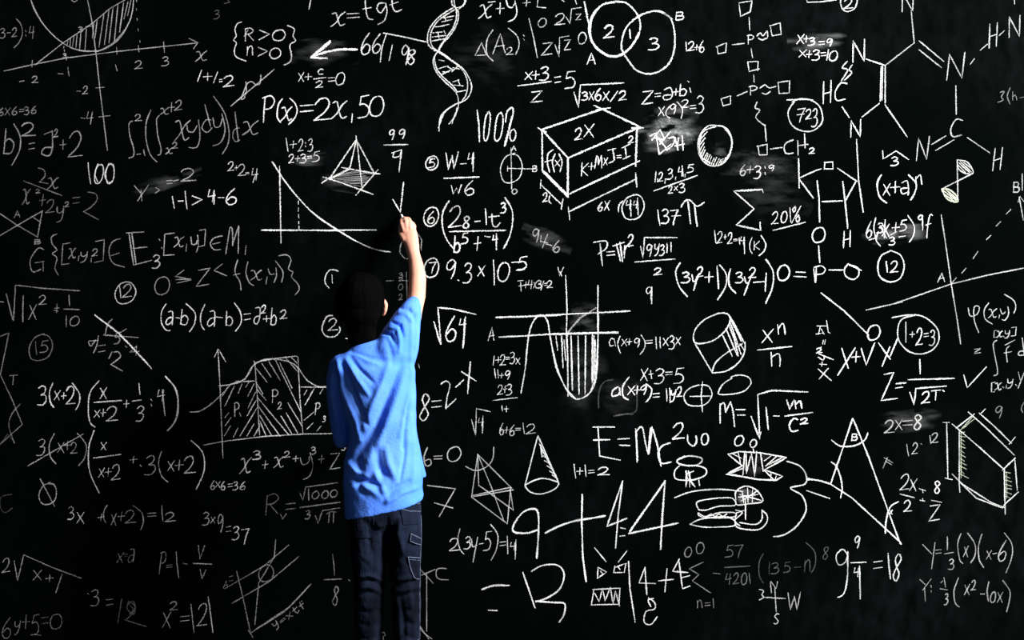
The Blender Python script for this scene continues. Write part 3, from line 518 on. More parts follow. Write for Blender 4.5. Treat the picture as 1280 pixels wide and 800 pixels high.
W(D_, 'pentagon molecule ring with hydroxyl arms', .88, 2.0, '[]@40,90,85,125 _-88,75:-85,220 _-88,172:0,132:25,125 _-85,175:-15,270 _5,185:15,280:17,390 _30,288:130,285 _133,188:145,290:158,420 _148,280:200,185 _108,122:205,188 ')
W(F_, 'phosphate group O=P-O below the ring', .92, 2.0, 'O@-20,415,45,492 H@135,435,172,520 _12,510:18,592 _-12,625:-5,690 P@-12,608,45,690 _65,630:135,630 ~160,600:142,625:148,660:185,678:212,655:208,620:165,605 _160,600:225,632 O@-195,605,-132,682 _-100,640:-55,642 _-112,662:-50,665 _25,745:140,835:262,955')
W(D_, 'dashed line from A to B over crossed axes', .6, 1.7, '_625,355:650,520:675,700:705,880:722,1000 _390,798:675,700:860,655:1040,620 _680,692:700,670 _728,645:748,622 _785,572:808,538 _852,478:872,458 _900,410:922,388 _950,350:972,328 A@608,645,645,690 B@985,190,1015,240 _1010,290:1018,262:1040,290 _1015,265:1035,380 _1030,150:1030,230 _430,790:250,830')
T(940, 370, 4)
W(F_, 'sideways formula x+y2=z', .85, 1.6, '_335,415:380,362 _330,365:395,422 _348,350:350,330 _335,340:372,342 ~330,305:355,320:362,300 _335,290:405,318 2@322,260,350,285 _340,270:345,255 _352,240:356,222 _362,240:366,220 _320,190:355,185 _325,150:372,150 _340,155:332,190 _372,122:380,180:388,185 _345,165:360,190')
W(F_, 'formula x+V joined to the ringed O and x', .95, 2.1, '_515,260:428,395 _448,262:480,360 +@498,280,540,330 _545,262:570,345:612,235 O@575,145,642,220 _632,235:690,315 _688,255:650,350 _690,300:728,210')
W(N_, 'large circled 1+2=3', .75, 1.8, '~820,95:750,115:728,165:735,225:780,275:840,290:900,270:932,225:928,170:890,125:840,98:780,95:700,108 _768,130:768,230 +@788,180,812,205 2@820,160,852,245 =@860,185,880,205 3@888,172,915,248')
W(F_, 'formula Z = 1 over root 2T', .92, 2.0, '_660,392:708,382:645,522:725,512 _720,438:768,434 _718,460:752,455 _838,318:840,388 _780,418:1010,412 _788,482:810,545:818,462:970,450 2@848,478,890,535 T@895,470,940,518 .@952,468,962,480')
W(F_, 'smeared 2x=8', .6, 2.0, '2@662,622,712,685 x@715,620,750,668 =@755,620,800,648 8@808,595,848,668')
W(F_, 'faint 17 x 12', .6, 1.6, '1@772,740,782,798 2@800,735,828,790 .@842,735,850,745 1@888,700,892,738 2@895,685,930,735')
W(D_, 'letter A shaped triangle with angle arcs', .9, 2.0, '_502,612:440,800:392,940 _505,615:580,800:740,1238 _392,940:500,1010:740,1230:745,1240 ~398,720:440,750:510,748:560,722:578,685 ~396,830:420,850:440,900:450,960:442,1008 ~730,1028:690,1055:670,1120:665,1185 B@498,690,525,722 x@688,1072,700,1090')
T(1080, 360, 4)
W(D_, 'tick mark right of the Z fraction', .8, 1.8, '_498,435:515,498:610,395')
W(F_, 'phi (x,y) at the right edge', .65, 1.6, '~520,100:530,140:565,130:575,95:550,95:550,160:572,222 ~622,75:600,110:605,155:640,180 X@622,105,662,148 ,@672,135,678,150 ~680,105:690,130:705,120 ~718,95:722,130:705,160:690,158 ~702,32:745,60:758,95:748,125')
W(F_, 'integral of F dx with limits [x,y]', .62, 1.6, '[@648,212,662,248 X@665,215,690,245 .@695,240,700,245 y@702,212,728,250 ]@735,195,760,240 ~662,262:645,280:655,350:665,400:665,430:648,438 ~725,290:710,310:715,370 _700,325:735,318 _705,285:752,260 ~810,320:780,315:770,335:800,335 _790,250:800,335 =@552,300,580,328 _555,320:575,308 '
  '[@635,470,652,520 X@655,475,685,510 .@690,492,700,500 ,@708,485,712,500 y@715,455,745,500 .@755,480,765,490 Y@765,420,795,500')
W(N_, 'small 9 and bracket at the right edge', .4, 1.5, '9@655,590,692,650 ~800,570:785,600:792,622')
W(D_, 'hatched upright block with open top corner', .7, 1.8, '_395,672:425,672 _412,672:418,950 _405,950:440,958 _440,680:475,710:475,980:478,1020 _460,700:550,630 _470,705:580,800:700,908 _520,620:600,690:750,835 _575,625:660,700:735,775 _580,630:605,605 _725,780:755,745 _690,910:755,850 _700,905:702,1060 _752,850:765,1010 _478,970:560,1050:690,1100:705,1078:770,1020 _700,900:705,1130 '
  '_440,930:490,980:640,1075:702,1098')
W(D_, 'hatching on the edges of the upright block', .6, 1.6, '_478,710:510,690 _478,725:500,720 _478,740:505,745 _480,755:500,765 _480,770:500,785 _478,790:505,800 _480,810:500,825 _478,830:505,845 _480,850:500,865 _480,870:510,885 _480,890:510,905 _480,910:500,930 _480,930:520,950 _484,720:484,950 _490,700:545,640 _500,695:550,655 '
  '_705,920:730,925 _705,940:728,950 _706,960:735,968 _706,980:735,990 _707,1000:735,1005 _707,1020:735,1030 _707,1040:730,1050 _712,920:712,1050', M_green)
T(1040, 540, 3.075)
W(F_, 'letter F beside the triangle side', .55, 1.5, '_200,98:232,118 _205,112:228,125 _212,98:195,138')
W(F_, 'fractions 2x over 2 = 8 over 2', .72, 1.8, '2@262,162,298,222 x@298,180,325,225 _262,238:315,252 2@275,262,305,305 :@345,222,352,265 _335,218:358,225 _338,262:355,265 8@392,188,415,235 _382,262:420,270 Z@372,280,415,342')
W(F_, 'mixed number 9 9/4 = 18', .78, 1.9, '~58,470:40,450:15,475:25,510:50,500:60,465 ~60,460:58,560:45,620:22,635 9@85,398,108,445 _72,502:130,500 4@82,522,105,555 _105,515:108,640 =@160,492,192,525 1@215,465,222,562 8@235,465,265,570')
W(F_, 'formula Y = 1/3 (x)(x-6)', .55, 1.7, '_348,432:382,468 _395,425:382,525 =@398,450,418,468 1@442,402,442,450 _432,468:465,462 3@448,488,468,528 ~495,390:482,430:490,490:502,505 x@505,440,522,480 ~520,388:548,430:548,475:532,502 ~575,392:562,440:565,490:582,520 x@592,455,612,488 _618,468:632,465 6@640,418,672,495 ~662,388:690,430:690,480:668,540')
W(F_, 'formula Y = 1/3 (x squared - 6x)', .5, 1.7, 'Y@335,565,378,605 _355,600:358,650 :@375,590,385,615 _418,578:425,572 1@430,560,435,595 _415,602:442,606 3@432,620,445,665 ~485,560:468,610:472,655:488,672 x@508,585,528,625 2@535,570,552,608 _570,622:585,622 ~602,575:595,610:600,650 O@608,615,628,655 x@635,615,655,655 ~655,570:682,610:680,650:670,690')
T(510, 540, 3.0769)
W(F_, 'formula 6 = 0 beside the shirt hem', .65, 1.9, '~75,60:62,95:68,128:88,125:85,105:65,110 =@100,90,130,105 O@150,55,205,112')
W(D_, 'see-through double pyramid', .65, 1.6, '_268,88:245,248 _268,88:272,205:405,300 _268,85:395,212 _270,90:320,210:368,340 _245,245:395,212 _245,250:382,352 _395,212:382,352 _392,215:405,300 _272,205:325,240 ~222,132:260,148:300,135:325,105:330,58 _250,248:405,222:395,212')
W(D_, 'cone with shaded side', .8, 1.9, '_498,18:450,205 _500,15:578,190 ~450,205:480,188:520,178:565,188:580,198:560,222:510,238:470,230:450,208 _505,45:575,185 _510,60:520,70 _512,75:528,85 _518,90:540,105 _525,110:550,125 _535,130:558,145 _545,150:568,165 _555,165:575,180 _510,50:515,95 ')
W(F_, 'small formula 1+1=2 under the E', .9, 1.7, '1@638,125,645,178 +@650,138,672,162 1@680,128,684,170 =@695,145,715,158 2@730,135,775,165')
W(D_, 'seven-like arrow beside the jeans', .7, 1.7, '_75,205:182,218:120,325 _102,272:172,292')
W(F_, 'formula 2(3y-5)=14', .75, 1.7, '2@160,410,198,458 ~200,372:192,410:200,450:215,468 3@218,400,242,448 ~245,412:248,440:265,435 _268,405:250,500 _275,430:290,428 5@292,380,320,455 ~318,355:345,395:340,450:320,492 =@355,420,375,438 1@382,400,385,468 4@392,425,415,452 _415,415:412,488')
W(F_, 'huge 9 + 44', .95, 2.5, '~500,375:460,388:410,385:405,360:440,310:480,295:500,310:502,380:495,485 ~528,388:580,362:640,342:700,332:758,322 _670,240:668,340:672,480:685,575')
W(D_, 'vertical double arrow with C beside the jeans', .5, 1.5, '_72,545:72,765 _48,552:105,528 _50,530:98,582 _35,730:80,795 ~148,525:115,525:108,548:120,565:155,568 ~38,740:60,770:92,795')
W(F_, 'large = R below the sums', .85, 2.4, '~285,605:330,590:390,590 _310,685:342,686 _442,540:488,675 ~475,535:520,512:575,512:600,545:585,600:540,635:492,652 ~492,650:560,655:602,660:600,700:582,730')
T(680, 540, 3.0769)
W(F_, 'tall pair of fours', .85, 2.2, '_302,188:242,362:318,332 _302,190:285,320:275,445 _295,368:312,372 _292,400:310,398')
W(F_, 'biggest triangular 4', .95, 2.6, '_465,188:325,390:515,350 _465,190:455,320:448,450 _462,195:330,380')
W(D_, 'small face of two boxed eyes and zigzag teeth', .85, 1.7, '_195,445:238,498 _318,458:285,500 _208,520:240,538:205,562:208,520 _218,535:225,545 _272,520:315,505:308,540:268,540:272,515 _285,520:292,528 _188,605:292,600:288,662:182,664:192,605 _195,620:212,652:225,600:235,650:255,595:265,660:275,610:290,668')
W(D_, 'tall stroke right of the face', .85, 2.2, '_325,498:330,600:350,730')
W(F_, 'stacked 4 + 4 over 8', .85, 2.0, '_388,520:365,580:428,582 _388,520:395,625 +@442,525,495,612 _520,488:495,535:552,540 _518,490:532,602:560,592 _530,560:560,552 ~402,638:425,655:425,680:392,690:385,730:410,740:435,710 ~410,670:400,645:420,640')
W(D_, 'stack of three rounded cloud blobs', .85, 2.0, '~520,105:555,92:605,100:600,120:565,130:520,122:512,108:540,92 ~520,130:502,150:505,178:540,185:580,182:620,165:622,142:590,130:550,128 ~545,150:550,180:545,210 ~555,150:565,190:580,210 _548,150:545,205 _560,155:560,210 _552,160:575,150 _555,180:575,200 _595,185:598,205')
W(F_, 'infinity zeros above the summation', .45, 1.5, 'O@540,442,568,480 O@585,425,615,468')
W(F_, 'dim summation sign with n=1', .45, 1.5, '_612,500:558,525:595,548:570,572:640,618 _590,648:590,675 ~590,655:602,645:608,675 =@620,655,638,668 1@650,640,652,675')
T(840, 540, 3.0769)
W(D_, 'ribbon banner with zigzag hatching', .9, 2.0, '_215,85:260,75:340,80:440,98:355,145:425,170:400,185:330,182:235,165:208,162:270,130:218,88 _280,75:272,165 _285,85:285,160:305,80:318,170:325,75 _340,80:350,150 _235,85:265,100 _255,80:262,120 _400,95:360,130 _380,92:355,110 _420,100:370,125 _400,170:395,185 _355,148:390,182 _380,160:380,180 _220,160:270,140 _312,65:315,80')
W(D_, 'two zeros above the banner', .85, 1.8, 'O@240,12,275,52 O@300,28,325,58 _328,0:335,22:342,0')
W(D_, 'large curly brace with equals bars', .8, 2.0, '~440,112:490,130:515,165:510,200:455,215:500,245:515,300:480,360:430,395:390,402 ~518,182:560,185:605,198 _518,225:605,255 ~520,178:570,188:608,200')
W(D_, 'long bar over the stacked ovals', .85, 1.9, '~10,252:80,228:180,220:270,228')
W(D_, 'stacked ovals ending in a dome with a stem', .85, 1.8, '~100,295:95,270:140,258:220,252:242,265:240,282:180,285:130,300:100,298 ~100,310:130,325:180,310:240,310:240,325:180,330:110,325:100,310 ~68,355:110,335:200,325:240,340:238,360:180,365:120,365:70,355 '
  '~245,262:245,230:280,208:320,220:345,250:345,268:300,275:250,280:245,262 _255,250:330,240 _270,230:275,270 _290,215:292,270 _310,220:308,270 _260,240:340,262 _265,265:330,225 _282,260:282,335 ~248,310:242,350:260,370:330,375:362,350:365,320:345,300 ~260,348:320,355:345,335:345,305 ~245,300:270,310:240,340:260,360 '
  '_130,325:150,315:165,325:180,315:195,325:210,315 _250,310:280,300')
W(F_, 'dim fraction -57 over 4201', .35, 1.5, '_158,542:185,545 5@205,435,235,480 7@240,432,272,482 _202,520:300,515 R@4201@205,565,300,562,42')
W(F_, 'dim (35-n) to the 8th', .27, 1.5, '~350,468:335,500:335,550:350,580 1@375,500,372,545 3@382,502,412,545 5@428,500,455,540 _470,520:495,518 n@508,490,532,535 ~515,425:548,460:550,510:535,540 8@580,440,602,488')
W(D_, 'compass cross marked N, S, W', .65, 1.6, '_382,618:378,578 _380,575:400,602:405,575 _395,600:400,690 _352,635:435,640 ~335,605:352,610:345,625:352,635:335,645 W@445,615,492,685 S@392,700,410,738')

T(400, 180, 4)
W(D_, 'light hatching on the pyramid base', .5, 1.3, '_60,165:220,150 _70,175:230,160 _90,180:240,170 _120,185:235,180 _150,200:240,190 _80,160:200,140 _110,150:190,135 _100,190:215,200 _170,205:215,215 _200,145:260,150')
T(410, 640, 5)
W(N_, 'dim hook mark between the boy\'s legs', .4, 1.5, '~335,755:352,752:358,768:345,780:348,800')

# rubbed chalk dust
for a in ((405, 66, 42, 20, -8, .22, 'grey smear around the bold arrow'), (610, 70, 45, 40, 30, .035, 'faint wide swirl beside the helix'),
          (835, 165, 36, 26, -15, 1.6, 'bright white rub-out beside the block'), (848, 150, 26, 30, -20, .25, 'grey haze above the bright rub-out'), (1022, 52, 38, 16, -5, .45, 'grey smear over x+3=9'),
          (950, 205, 50, 20, 0, .16, 'grey smear over 6+3=9'), (965, 240, 55, 42, 20, .05, 'faint haze behind the summation sign'),
          (683, 300, 34, 16, 20, .20, 'grey rub-out over 94-6'), (1122, 292, 45, 14, -5, .32, 'grey smear under the overwritten 6(3x+5)'),
          (730, 398, 20, 26, 30, .28, 'grey rub-out in the wave curve'), (775, 495, 30, 28, 0, .05, 'faint rub-out around a(x+9)'),
          (1138, 526, 40, 17, -5, .18, 'grey smear over 2x=8'), (205, 228, 50, 10, -18, .20, 'grey smear over the y > 2 line'),
          (383, 200, 26, 9, -5, .3, 'grey smear over 2+3=5'), (730, 470, 30, 50, 10, .07, 'faint haze in the hatched trough'), (428, 228, 28, 12, 8, .2, 'dusty shading on the pyramid base'), (447, 221, 18, 9, 0, .5, 'thicker dust on the pyramid base'),
          (900, 190, 10, 14, 0, .2, 'dusty shading on the ball'), (933, 620, 14, 12, 0, .5, 'dusty white fill of the dome'), (945, 582, 26, 14, 0, .10, 'thin dust in the banner')):
    smudge(*a)

# ------------------------------------------------------------------ the boy
def P(px, py, d):
    """photograph pixel at depth d in front of the board -> world point"""
    k = (CAMD - d) / CAMD / PPM
    return Vector(((px - 640) * k, -d, CZ - (py - 400) * k))

def rings_mesh(bm, rings, seg=24):
    """rings: list of lists of Vectors (same count); closed loft"""
    vr = [[bm.verts.new(p) for p in r] for r in rings]
    n = len(vr[0])
    for a, b in zip(vr, vr[1:]):
        for i in range(n): bm.faces.new((a[i], a[(i + 1) % n], b[(i + 1) % n], b[i]))
    bm.faces.new(list(reversed(vr[0]))); bm.faces.new(vr[-1])

def hring(l, r, py, d, hd, tilt=0.0, sq=2.4, seg=28, ftilt=0.0):
    """horizontal body ring whose silhouette runs from pixel l to r at row py; tilt = metres of rise to the right"""
    a, b = P(l, py, d), P(r, py, d); c = (a + b) / 2; hx = (b.x - a.x) / 2; out = []
    for i in range(seg):
        t = 2 * math.pi * i / seg; ct, st = math.cos(t), math.sin(t)
        x = hx * math.copysign(abs(ct) ** (2 / sq), ct); y = hd * math.copysign(abs(st) ** (2 / sq), st)
        out.append(Vector((c.x + x, c.y + y, c.z + tilt * (x / hx) * .5 + ftilt * (y / hd) * .5)))
    return out

def limb(bm, pts, seg=14):
    """pts: (Vector, radius_side, radius_depth); tapered tube with domed ends"""
    ps = [Vector(p[0]) for p in pts]; rings = []
    up = None
    for i, p in enumerate(pts):
        d = (ps[min(i + 1, len(ps) - 1)] - ps[max(i - 1, 0)]).normalized()
        ref = Vector((0, 1, 0)) if abs(d.y) < .85 else Vector((0, 0, 1))
        u = d.cross(ref).normalized()
        if up is not None and u.dot(up) < 0: u = -u
        up = u; v = d.cross(u).normalized()
        ra = p[1]; rb = p[2] if len(p) > 2 else p[1]
        rings.append((ps[i], d, u, v, ra, rb))
    out = []
    def ring(c, u, v, ra, rb): out.append([c + u * ra * math.cos(2 * math.pi * k / seg) + v * rb * math.sin(2 * math.pi * k / seg) for k in range(seg)])
    c, d, u, v, ra, rb = rings[0]
    for f, g in ((.95, .3), (.7, .72)): ring(c - d * min(ra, rb) * f, u, v, ra * g, rb * g)
    for c, d, u, v, ra, rb in rings: ring(c, u, v, ra, rb)
    for f, g in ((.7, .72), (.95, .3)): ring(c + d * min(ra, rb) * f, u, v, ra * g, rb * g)
    rings_mesh(bm, out)

def blob(bm, c, r, rot=None):
    m = Matrix.Translation(c) @ (rot.to_matrix().to_4x4() if rot else Matrix()) @ Matrix.Diagonal((*r, 1))
    bmesh.ops.create_uvsphere(bm, u_segments=20, v_segments=12, radius=1, matrix=m)

def fuse(bm, voxel, smooth=4, factor=.5):
    bmesh.ops.recalc_face_normals(bm, faces=bm.faces)
    me = bpy.data.meshes.new('tmp'); bm.to_mesh(me); bm.free()
    o = bpy.data.objects.new('tmp', me); C.objects.link(o)
    r = o.modifiers.new('r', 'REMESH'); r.mode = 'VOXEL'; r.voxel_size = voxel
    s = o.modifiers.new('s', 'SMOOTH'); s.iterations = smooth; s.factor = factor
    dg = bpy.context.evaluated_depsgraph_get(); dg.update()
    out = bpy.data.meshes.new_from_object(o.evaluated_get(dg))
    bpy.data.objects.remove(o); bpy.data.meshes.remove(me)
    out.polygons.foreach_set('use_smooth', [True] * len(out.polygons))
    return out

def seg_dist(p, a, b):
    ax, ay = a; bx, by = b; dx, dy = bx - ax, by - ay; L = dx * dx + dy * dy or 1e-9
    t = max(0, min(1, ((p[0] - ax) * dx + (p[1] - ay) * dy) / L))
    # signed side for asymmetric folds
    return math.hypot(p[0] - ax - t * dx, p[1] - ay - t * dy), t, (dx * (p[1] - ay) - dy * (p[0] - ax))

def to_px(v):
    k = CAMD / (v.y + CAMD) * PPM
    return 640 + v.x * k, 400 - (v.z - CZ) * k

def fold(me, folds, amp=1.0, fine=0.0012, back_only=True, fs=16):
    """push the cloth in and out along crease lines"""
    boxes = []
    for pts, wd, h in folds:
        xs = [p[0] for p in pts]; ys = [p[1] for p in pts]
        boxes.append((min(xs) - 3 * wd, max(xs) + 3 * wd, min(ys) - 3 * wd, max(ys) + 3 * wd))
    nr = [v.normal.copy() for v in me.vertices]
    for v, n in zip(me.vertices, nr):
        x, y = to_px(v.co); s = 0
        wgt = max(0, min(1, -n.y * 1.6 + .35)) if back_only else 1
        for (pts, wd, h), bb in zip(folds, boxes):
            if not (bb[0] < x < bb[1] and bb[2] < y < bb[3]): continue
            best = 1e9; bt = 0; n_ = len(pts) - 1
            for i in range(n_):
                d, t, _ = seg_dist((x, y), pts[i], pts[i + 1])
                if d < best: best = d; bt = (i + t) / n_
            if best < 3 * wd:
                tap = math.sin(math.pi * (0.12 + .76 * bt)) ** .7
                s += h * math.exp(-(best / wd) ** 2) * tap
        f = noise.noise(v.co * fs) * fine * 2 + noise.noise(v.co * fs * 2.6) * fine
        v.co += n * (s * wgt * amp + f)
    me.update()

# materials of the boy
def cloth(name, c1, c2, bump_scale, bump, rough=.9, stretch=(1, 1, 1), spec=.1, big=6.0):
    m, nt, b = newmat(name, c1, rough); b.inputs['Specular IOR Level'].default_value = spec
    tc = N(nt, 'ShaderNodeTexCoord'); mp = N(nt, 'ShaderNodeMapping'); mp.inputs['Scale'].default_value = stretch
    n1 = N(nt, 'ShaderNodeTexNoise'); n1.inputs['Scale'].default_value = big; n1.inputs['Detail'].default_value = 4
    n2 = N(nt, 'ShaderNodeTexNoise'); n2.inputs['Scale'].default_value = bump_scale; n2.inputs['Detail'].default_value = 5
    bp = N(nt, 'ShaderNodeBump'); bp.inputs['Strength'].default_value = bump; bp.inputs['Distance'].default_value = .004
    nt.links.new(tc.outputs['Object'], mp.inputs[0]); nt.links.new(mp.outputs[0], n1.inputs[0]); nt.links.new(mp.outputs[0], n2.inputs[0])
    mx = N(nt, 'ShaderNodeMix', data_type='RGBA'); mx.inputs[6].default_value = (*c1, 1); mx.inputs[7].default_value = (*c2, 1)
    r = N(nt, 'ShaderNodeMapRange'); r.inputs[1].default_value = .35; r.inputs[2].default_value = .65
    nt.links.new(n1.outputs[0], r.inputs[0]); nt.links.new(r.outputs[0], mx.inputs[0]); nt.links.new(mx.outputs[2], b.inputs['Base Color'])
    nt.links.new(n2.outputs[0], bp.inputs['Height']); nt.links.new(bp.outputs[0], b.inputs['Normal'])
    return m
M_shirt = cloth('blue_cotton', (0.055, 0.185, 0.80), (0.095, 0.25, 0.88), 120, .35)
M_jeans = cloth('dark_denim', (0.0012, 0.0018, 0.0045), (0.0085, 0.0135, 0.030), 160, .5, .95, (1, 1, .35), .05, 11)
M_stitch, _, _ = newmat('pale_stitching', (0.09, 0.12, 0.19), .9)
M_skin = cloth('skin', (0.60, 0.27, 0.19), (0.66, 0.33, 0.24), 60, .1, .55, (1, 1, 1), .3)
sb = M_skin.node_tree.nodes['Principled BSDF']; sb.inputs['Subsurface Weight'].default_value = .12; sb.inputs['Subsurface Radius'].default_value = (.01, .004, .002)
M_hair = cloth('black_hair', (0.0012, 0.0011, 0.0011), (0.002, 0.0018, 0.0018), 200, .6, .8, (3, 3, .3), .0)
M_shoe = cloth('dark_shoe', (0.012, 0.012, 0.014), (0.02, 0.02, 0.022), 80, .3)
M_sole, _, _ = newmat('grey_rubber', (0.12, 0.12, 0.12), .8)
M_eyew, _, _ = newmat('eye_white', (0.8, 0.8, 0.78), .2)
M_iris, _, _ = newmat('brown_iris', (0.05, 0.02, 0.01), .15)
M_lip, _, _ = newmat('lip', (0.5, 0.15, 0.13), .5)
M_stick, _, _ = newmat('chalk_stick_white', (0.85, 0.85, 0.83), 1.0)

boy = bpy.data.objects.new('person', None); C.objects.link(boy)
boy_base = Vector((P(482, 865, .46).x, -.46, 0.0)); boy.location = boy_base
boy['label'] = 'boy in blue t-shirt and dark jeans, back turned, right arm raised to the blackboard'
boy['category'] = 'person'
def child(name, me, mat, parent=None, label=None):
    par = parent or boy
    o = link(name, me, mat, par, label)
    o.matrix_parent_inverse = Matrix.Translation(-boy_base) if par is boy else Matrix()
    return o
# child(): meshes are built in world coordinates; shift them so that they stay put under the empty
def rebase(o):
    o.matrix_parent_inverse = Matrix(); o.data.transform(Matrix.Translation(-boy_base)); return o

# --- body: one continuous mesh
HD = .40
head_c = P(453, 382, HD)
bm = bmesh.new()
# torso
rings_mesh(bm, [hring(444, 512, 640, .45, .075), hring(444, 514, 600, .45, .08), hring(441, 512, 560, .45, .078), hring(437, 510, 520, .45, .082),
                hring(430, 510, 480, .44, .088), hring(425, 506, 458, .43, .078), hring(434, 492, 446, .42, .06), hring(441, 472, 434, .415, .045)])
# neck, skull, jaw
limb(bm, [(P(456, 446, .43), .042, .045), (P(454, 425, .41), .037, .042), (P(453, 408, .40), .038, .045)])
blob(bm, head_c + Vector((0, -.008, .018)), (.068, .082, .078))
blob(bm, head_c + Vector((0, .018, -.025)), (.058, .066, .062))
blob(bm, head_c + Vector((0, .042, -.062)), (.036, .036, .030))       # chin
blob(bm, head_c + Vector((-.033, .050, -.022)), (.022, .022, .022)); blob(bm, head_c + Vector((.033, .050, -.022)), (.022, .022, .022))  # cheeks
limb(bm, [(head_c + Vector((0, .074, .012)), .008, .008), (head_c + Vector((0, .088, -.012)), .011, .010), (head_c + Vector((0, .087, -.020)), .013, .009)])  # nose
blob(bm, head_c + Vector((-.027, .070, .022)), (.02, .010, .006)); blob(bm, head_c + Vector((.027, .070, .022)), (.02, .010, .006))  # brows
for s_ in (-1, 1):                                                          # ears
    e = head_c + Vector((s_ * .0715, -.002, -.006))
    limb(bm, [(e + Vector((0, .004, .024)), .007, .011), (e + Vector((s_ * .008, -.004, .010)), .008, .015), (e + Vector((s_ * .006, -.002, -.010)), .007, .012), (e + Vector((0, .004, -.024)), .006, .008)], 10)
# raised right arm, forearm laid towards the board
sh = P(494, 452, .43); el = P(519, 384, .34); wr = P(517, 318, .13)
limb(bm, [(sh, .048), (P(504, 432, .42), .042), (P(513, 408, .38), .032), (el, .027), (P(521, 371, .305), .030), (P(522, 350, .245), .0305), (P(520, 332, .18), .0265), (wr, .023, .018), (P(514, 303, .09), .026, .016)])
# palm and fingers (seen from the back, fingers bunched upwards round the chalk)
limb(bm, [(P(516, 312, .11), .025, .016), (P(513.5, 300, .085), .029, .016), (P(511.5, 292, .066), .030, .015)])
FR = (.0082, .0086, .0084, .0072)
for k, (bx, by, mx_, my, mz, tx, ty, tz) in enumerate(((505.5, 290, 502.0, 280.5, .062, 501.5, 274.5, .030), (509, 289, 507.6, 277.5, .062, 505, 272.5, .026),
                                       (513, 289, 513, 277.8, .060, 509.8, 272.8, .026), (517, 291, 518.0, 283, .056, 514.5, 277.5, .026))):
    r = FR[k]
    limb(bm, [(P(bx, by, .068), r * 1.1), (P((bx + mx_) / 2, (by + my) / 2, .068), r * 1.05), (P(mx_, my, mz), r * 1.06), (P((mx_ + tx) / 2, (my + ty) / 2 - 1, (mz + tz) / 2), r * .95), (P(tx, ty, tz), r * .8)], 10)
limb(bm, [(P(506, 301, .085), .012), (P(501.5, 293, .062), .0105), (P(500.5, 285, .042), .0095), (P(501.5, 279, .030), .0075)], 10)   # thumb
# left arm: down along the side, forearm bent forward to the board
limb(bm, [(P(430, 466, .42), .036), (P(424, 490, .41), .036), (P(429, 525, .39), .031), (P(434, 548, .36), .026), (P(440, 556, .32), .025), (P(443, 556, .24), .022), (P(443, 553, .17), .018, .018)])
limb(bm, [(P(443, 553, .17), .018, .02), (P(446, 550, .14), .014, .026), (P(448, 547, .115), .012, .026)])
for k in range(4):
    o_ = Vector((0, 0, .020 - .0145 * k)); b0 = P(448.5, 547, .108) + o_
    limb(bm, [(b0, .0085), (b0 + Vector((.006, .024, 0)), .0082), (b0 + Vector((.020, .034, -.002)), .0078), (b0 + Vector((.030, .026, -.003)), .007)], 10)
limb(bm, [(P(446, 545, .135) + Vector((.004, 0, .018)), .010), (P(449, 541, .118) + Vector((.010, 0, .014)), .009), (P(453, 541, .104) + Vector((.012, 0, .006)), .0078)], 10)
# legs
for xs in (((462, 640), (461, 690), (461, 735), (462, 800), (463, 858)), ((504, 640), (506, 690), (507, 735), (508, 800), (508, 858))):
    rr = (.046, .046, .038, .034, .026)
    limb(bm, [(P(x, y, .46), r) for (x, y), r in zip(xs, rr)])
    a = P(xs[-1][0], 874, .46)
    limb(bm, [(a + Vector((0, -.02, .0)), .026, .024), (a + Vector((0, .05, -.005)), .03, .02), (a + Vector((0, .12, -.012)), .03, .014)])
body = rebase(child('body', fuse(bm, .0036, 5), M_skin, None, 'pinkish fair skin of the raised arm, hand and ear'))

# eyes and mouth
for s_ in (-1, 1):
    bm = bmesh.new(); blob(bm, head_c + Vector((s_ * .028, .067, .006)), (.0125, .0115, .0125)); me = bpy.data.meshes.new('eye'); bm.to_mesh(me); bm.free()
    rebase(child('eye', me, M_eyew))
    bm = bmesh.new(); blob(bm, head_c + Vector((s_ * .028, .0757, .007)), (.0055, .004, .0055)); me = bpy.data.meshes.new('iris'); bm.to_mesh(me); bm.free()
    rebase(child('iris', me, M_iris))
bm = bmesh.new(); limb(bm, [(head_c + Vector((-.018, .076, -.043)), .003, .003), (head_c + Vector((0, .081, -.044)), .0052, .005), (head_c + Vector((.018, .076, -.043)), .003, .003)], 10)
me = bpy.data.meshes.new('mouth'); bm.to_mesh(me); bm.free(); rebase(child('mouth', me, M_lip))

# --- hair: cap with locks that fall to the collar
bm = bmesh.new()
blob(bm, head_c + Vector((0, -.016, .020)), (.077, .086, .088))
blob(bm, head_c + Vector((0, -.036, -.022)), (.066, .060, .066))
limb(bm, [(head_c + Vector((0, -.040, -.03)), .055, .042), (head_c + Vector((.001, -.038, -.078)), .050, .036), (head_c + Vector((.003, -.038, -.116)), .048, .032)])
blob(bm, head_c + Vector((0, .045, .058)), (.056, .032, .030))
limb(bm, [(head_c + Vector((-.072, -.010, .045)), .018, .03), (head_c + Vector((-.078, -.006, .012)), .014, .030), (head_c + Vector((-.075, -.004, -.022)), .012, .024), (head_c + Vector((-.066, -.010, -.045)), .010, .018)])
for k in range(150):
    a = random.uniform(-2.6, 2.6); st = random.uniform(.1, .9)
    pts = []
    for j in range(5):
        t = st * .5 + j / 4 * random.uniform(.38, .55) * 1.25; t = min(t, 1.25)
        ph = t * 1.55; rx, ry, rz = .078, .086, .089
        p = Vector((rx * math.sin(a) * math.sin(ph), -.014 - ry * math.cos(a) * math.sin(ph), .020 + rz * math.cos(ph)))
        if abs(a) > 1.9 and p.z < .03: break
        pts.append((head_c + p, .006 * (1 - .16 * j)))
    if len(pts) > 2: limb(bm, pts, 6)
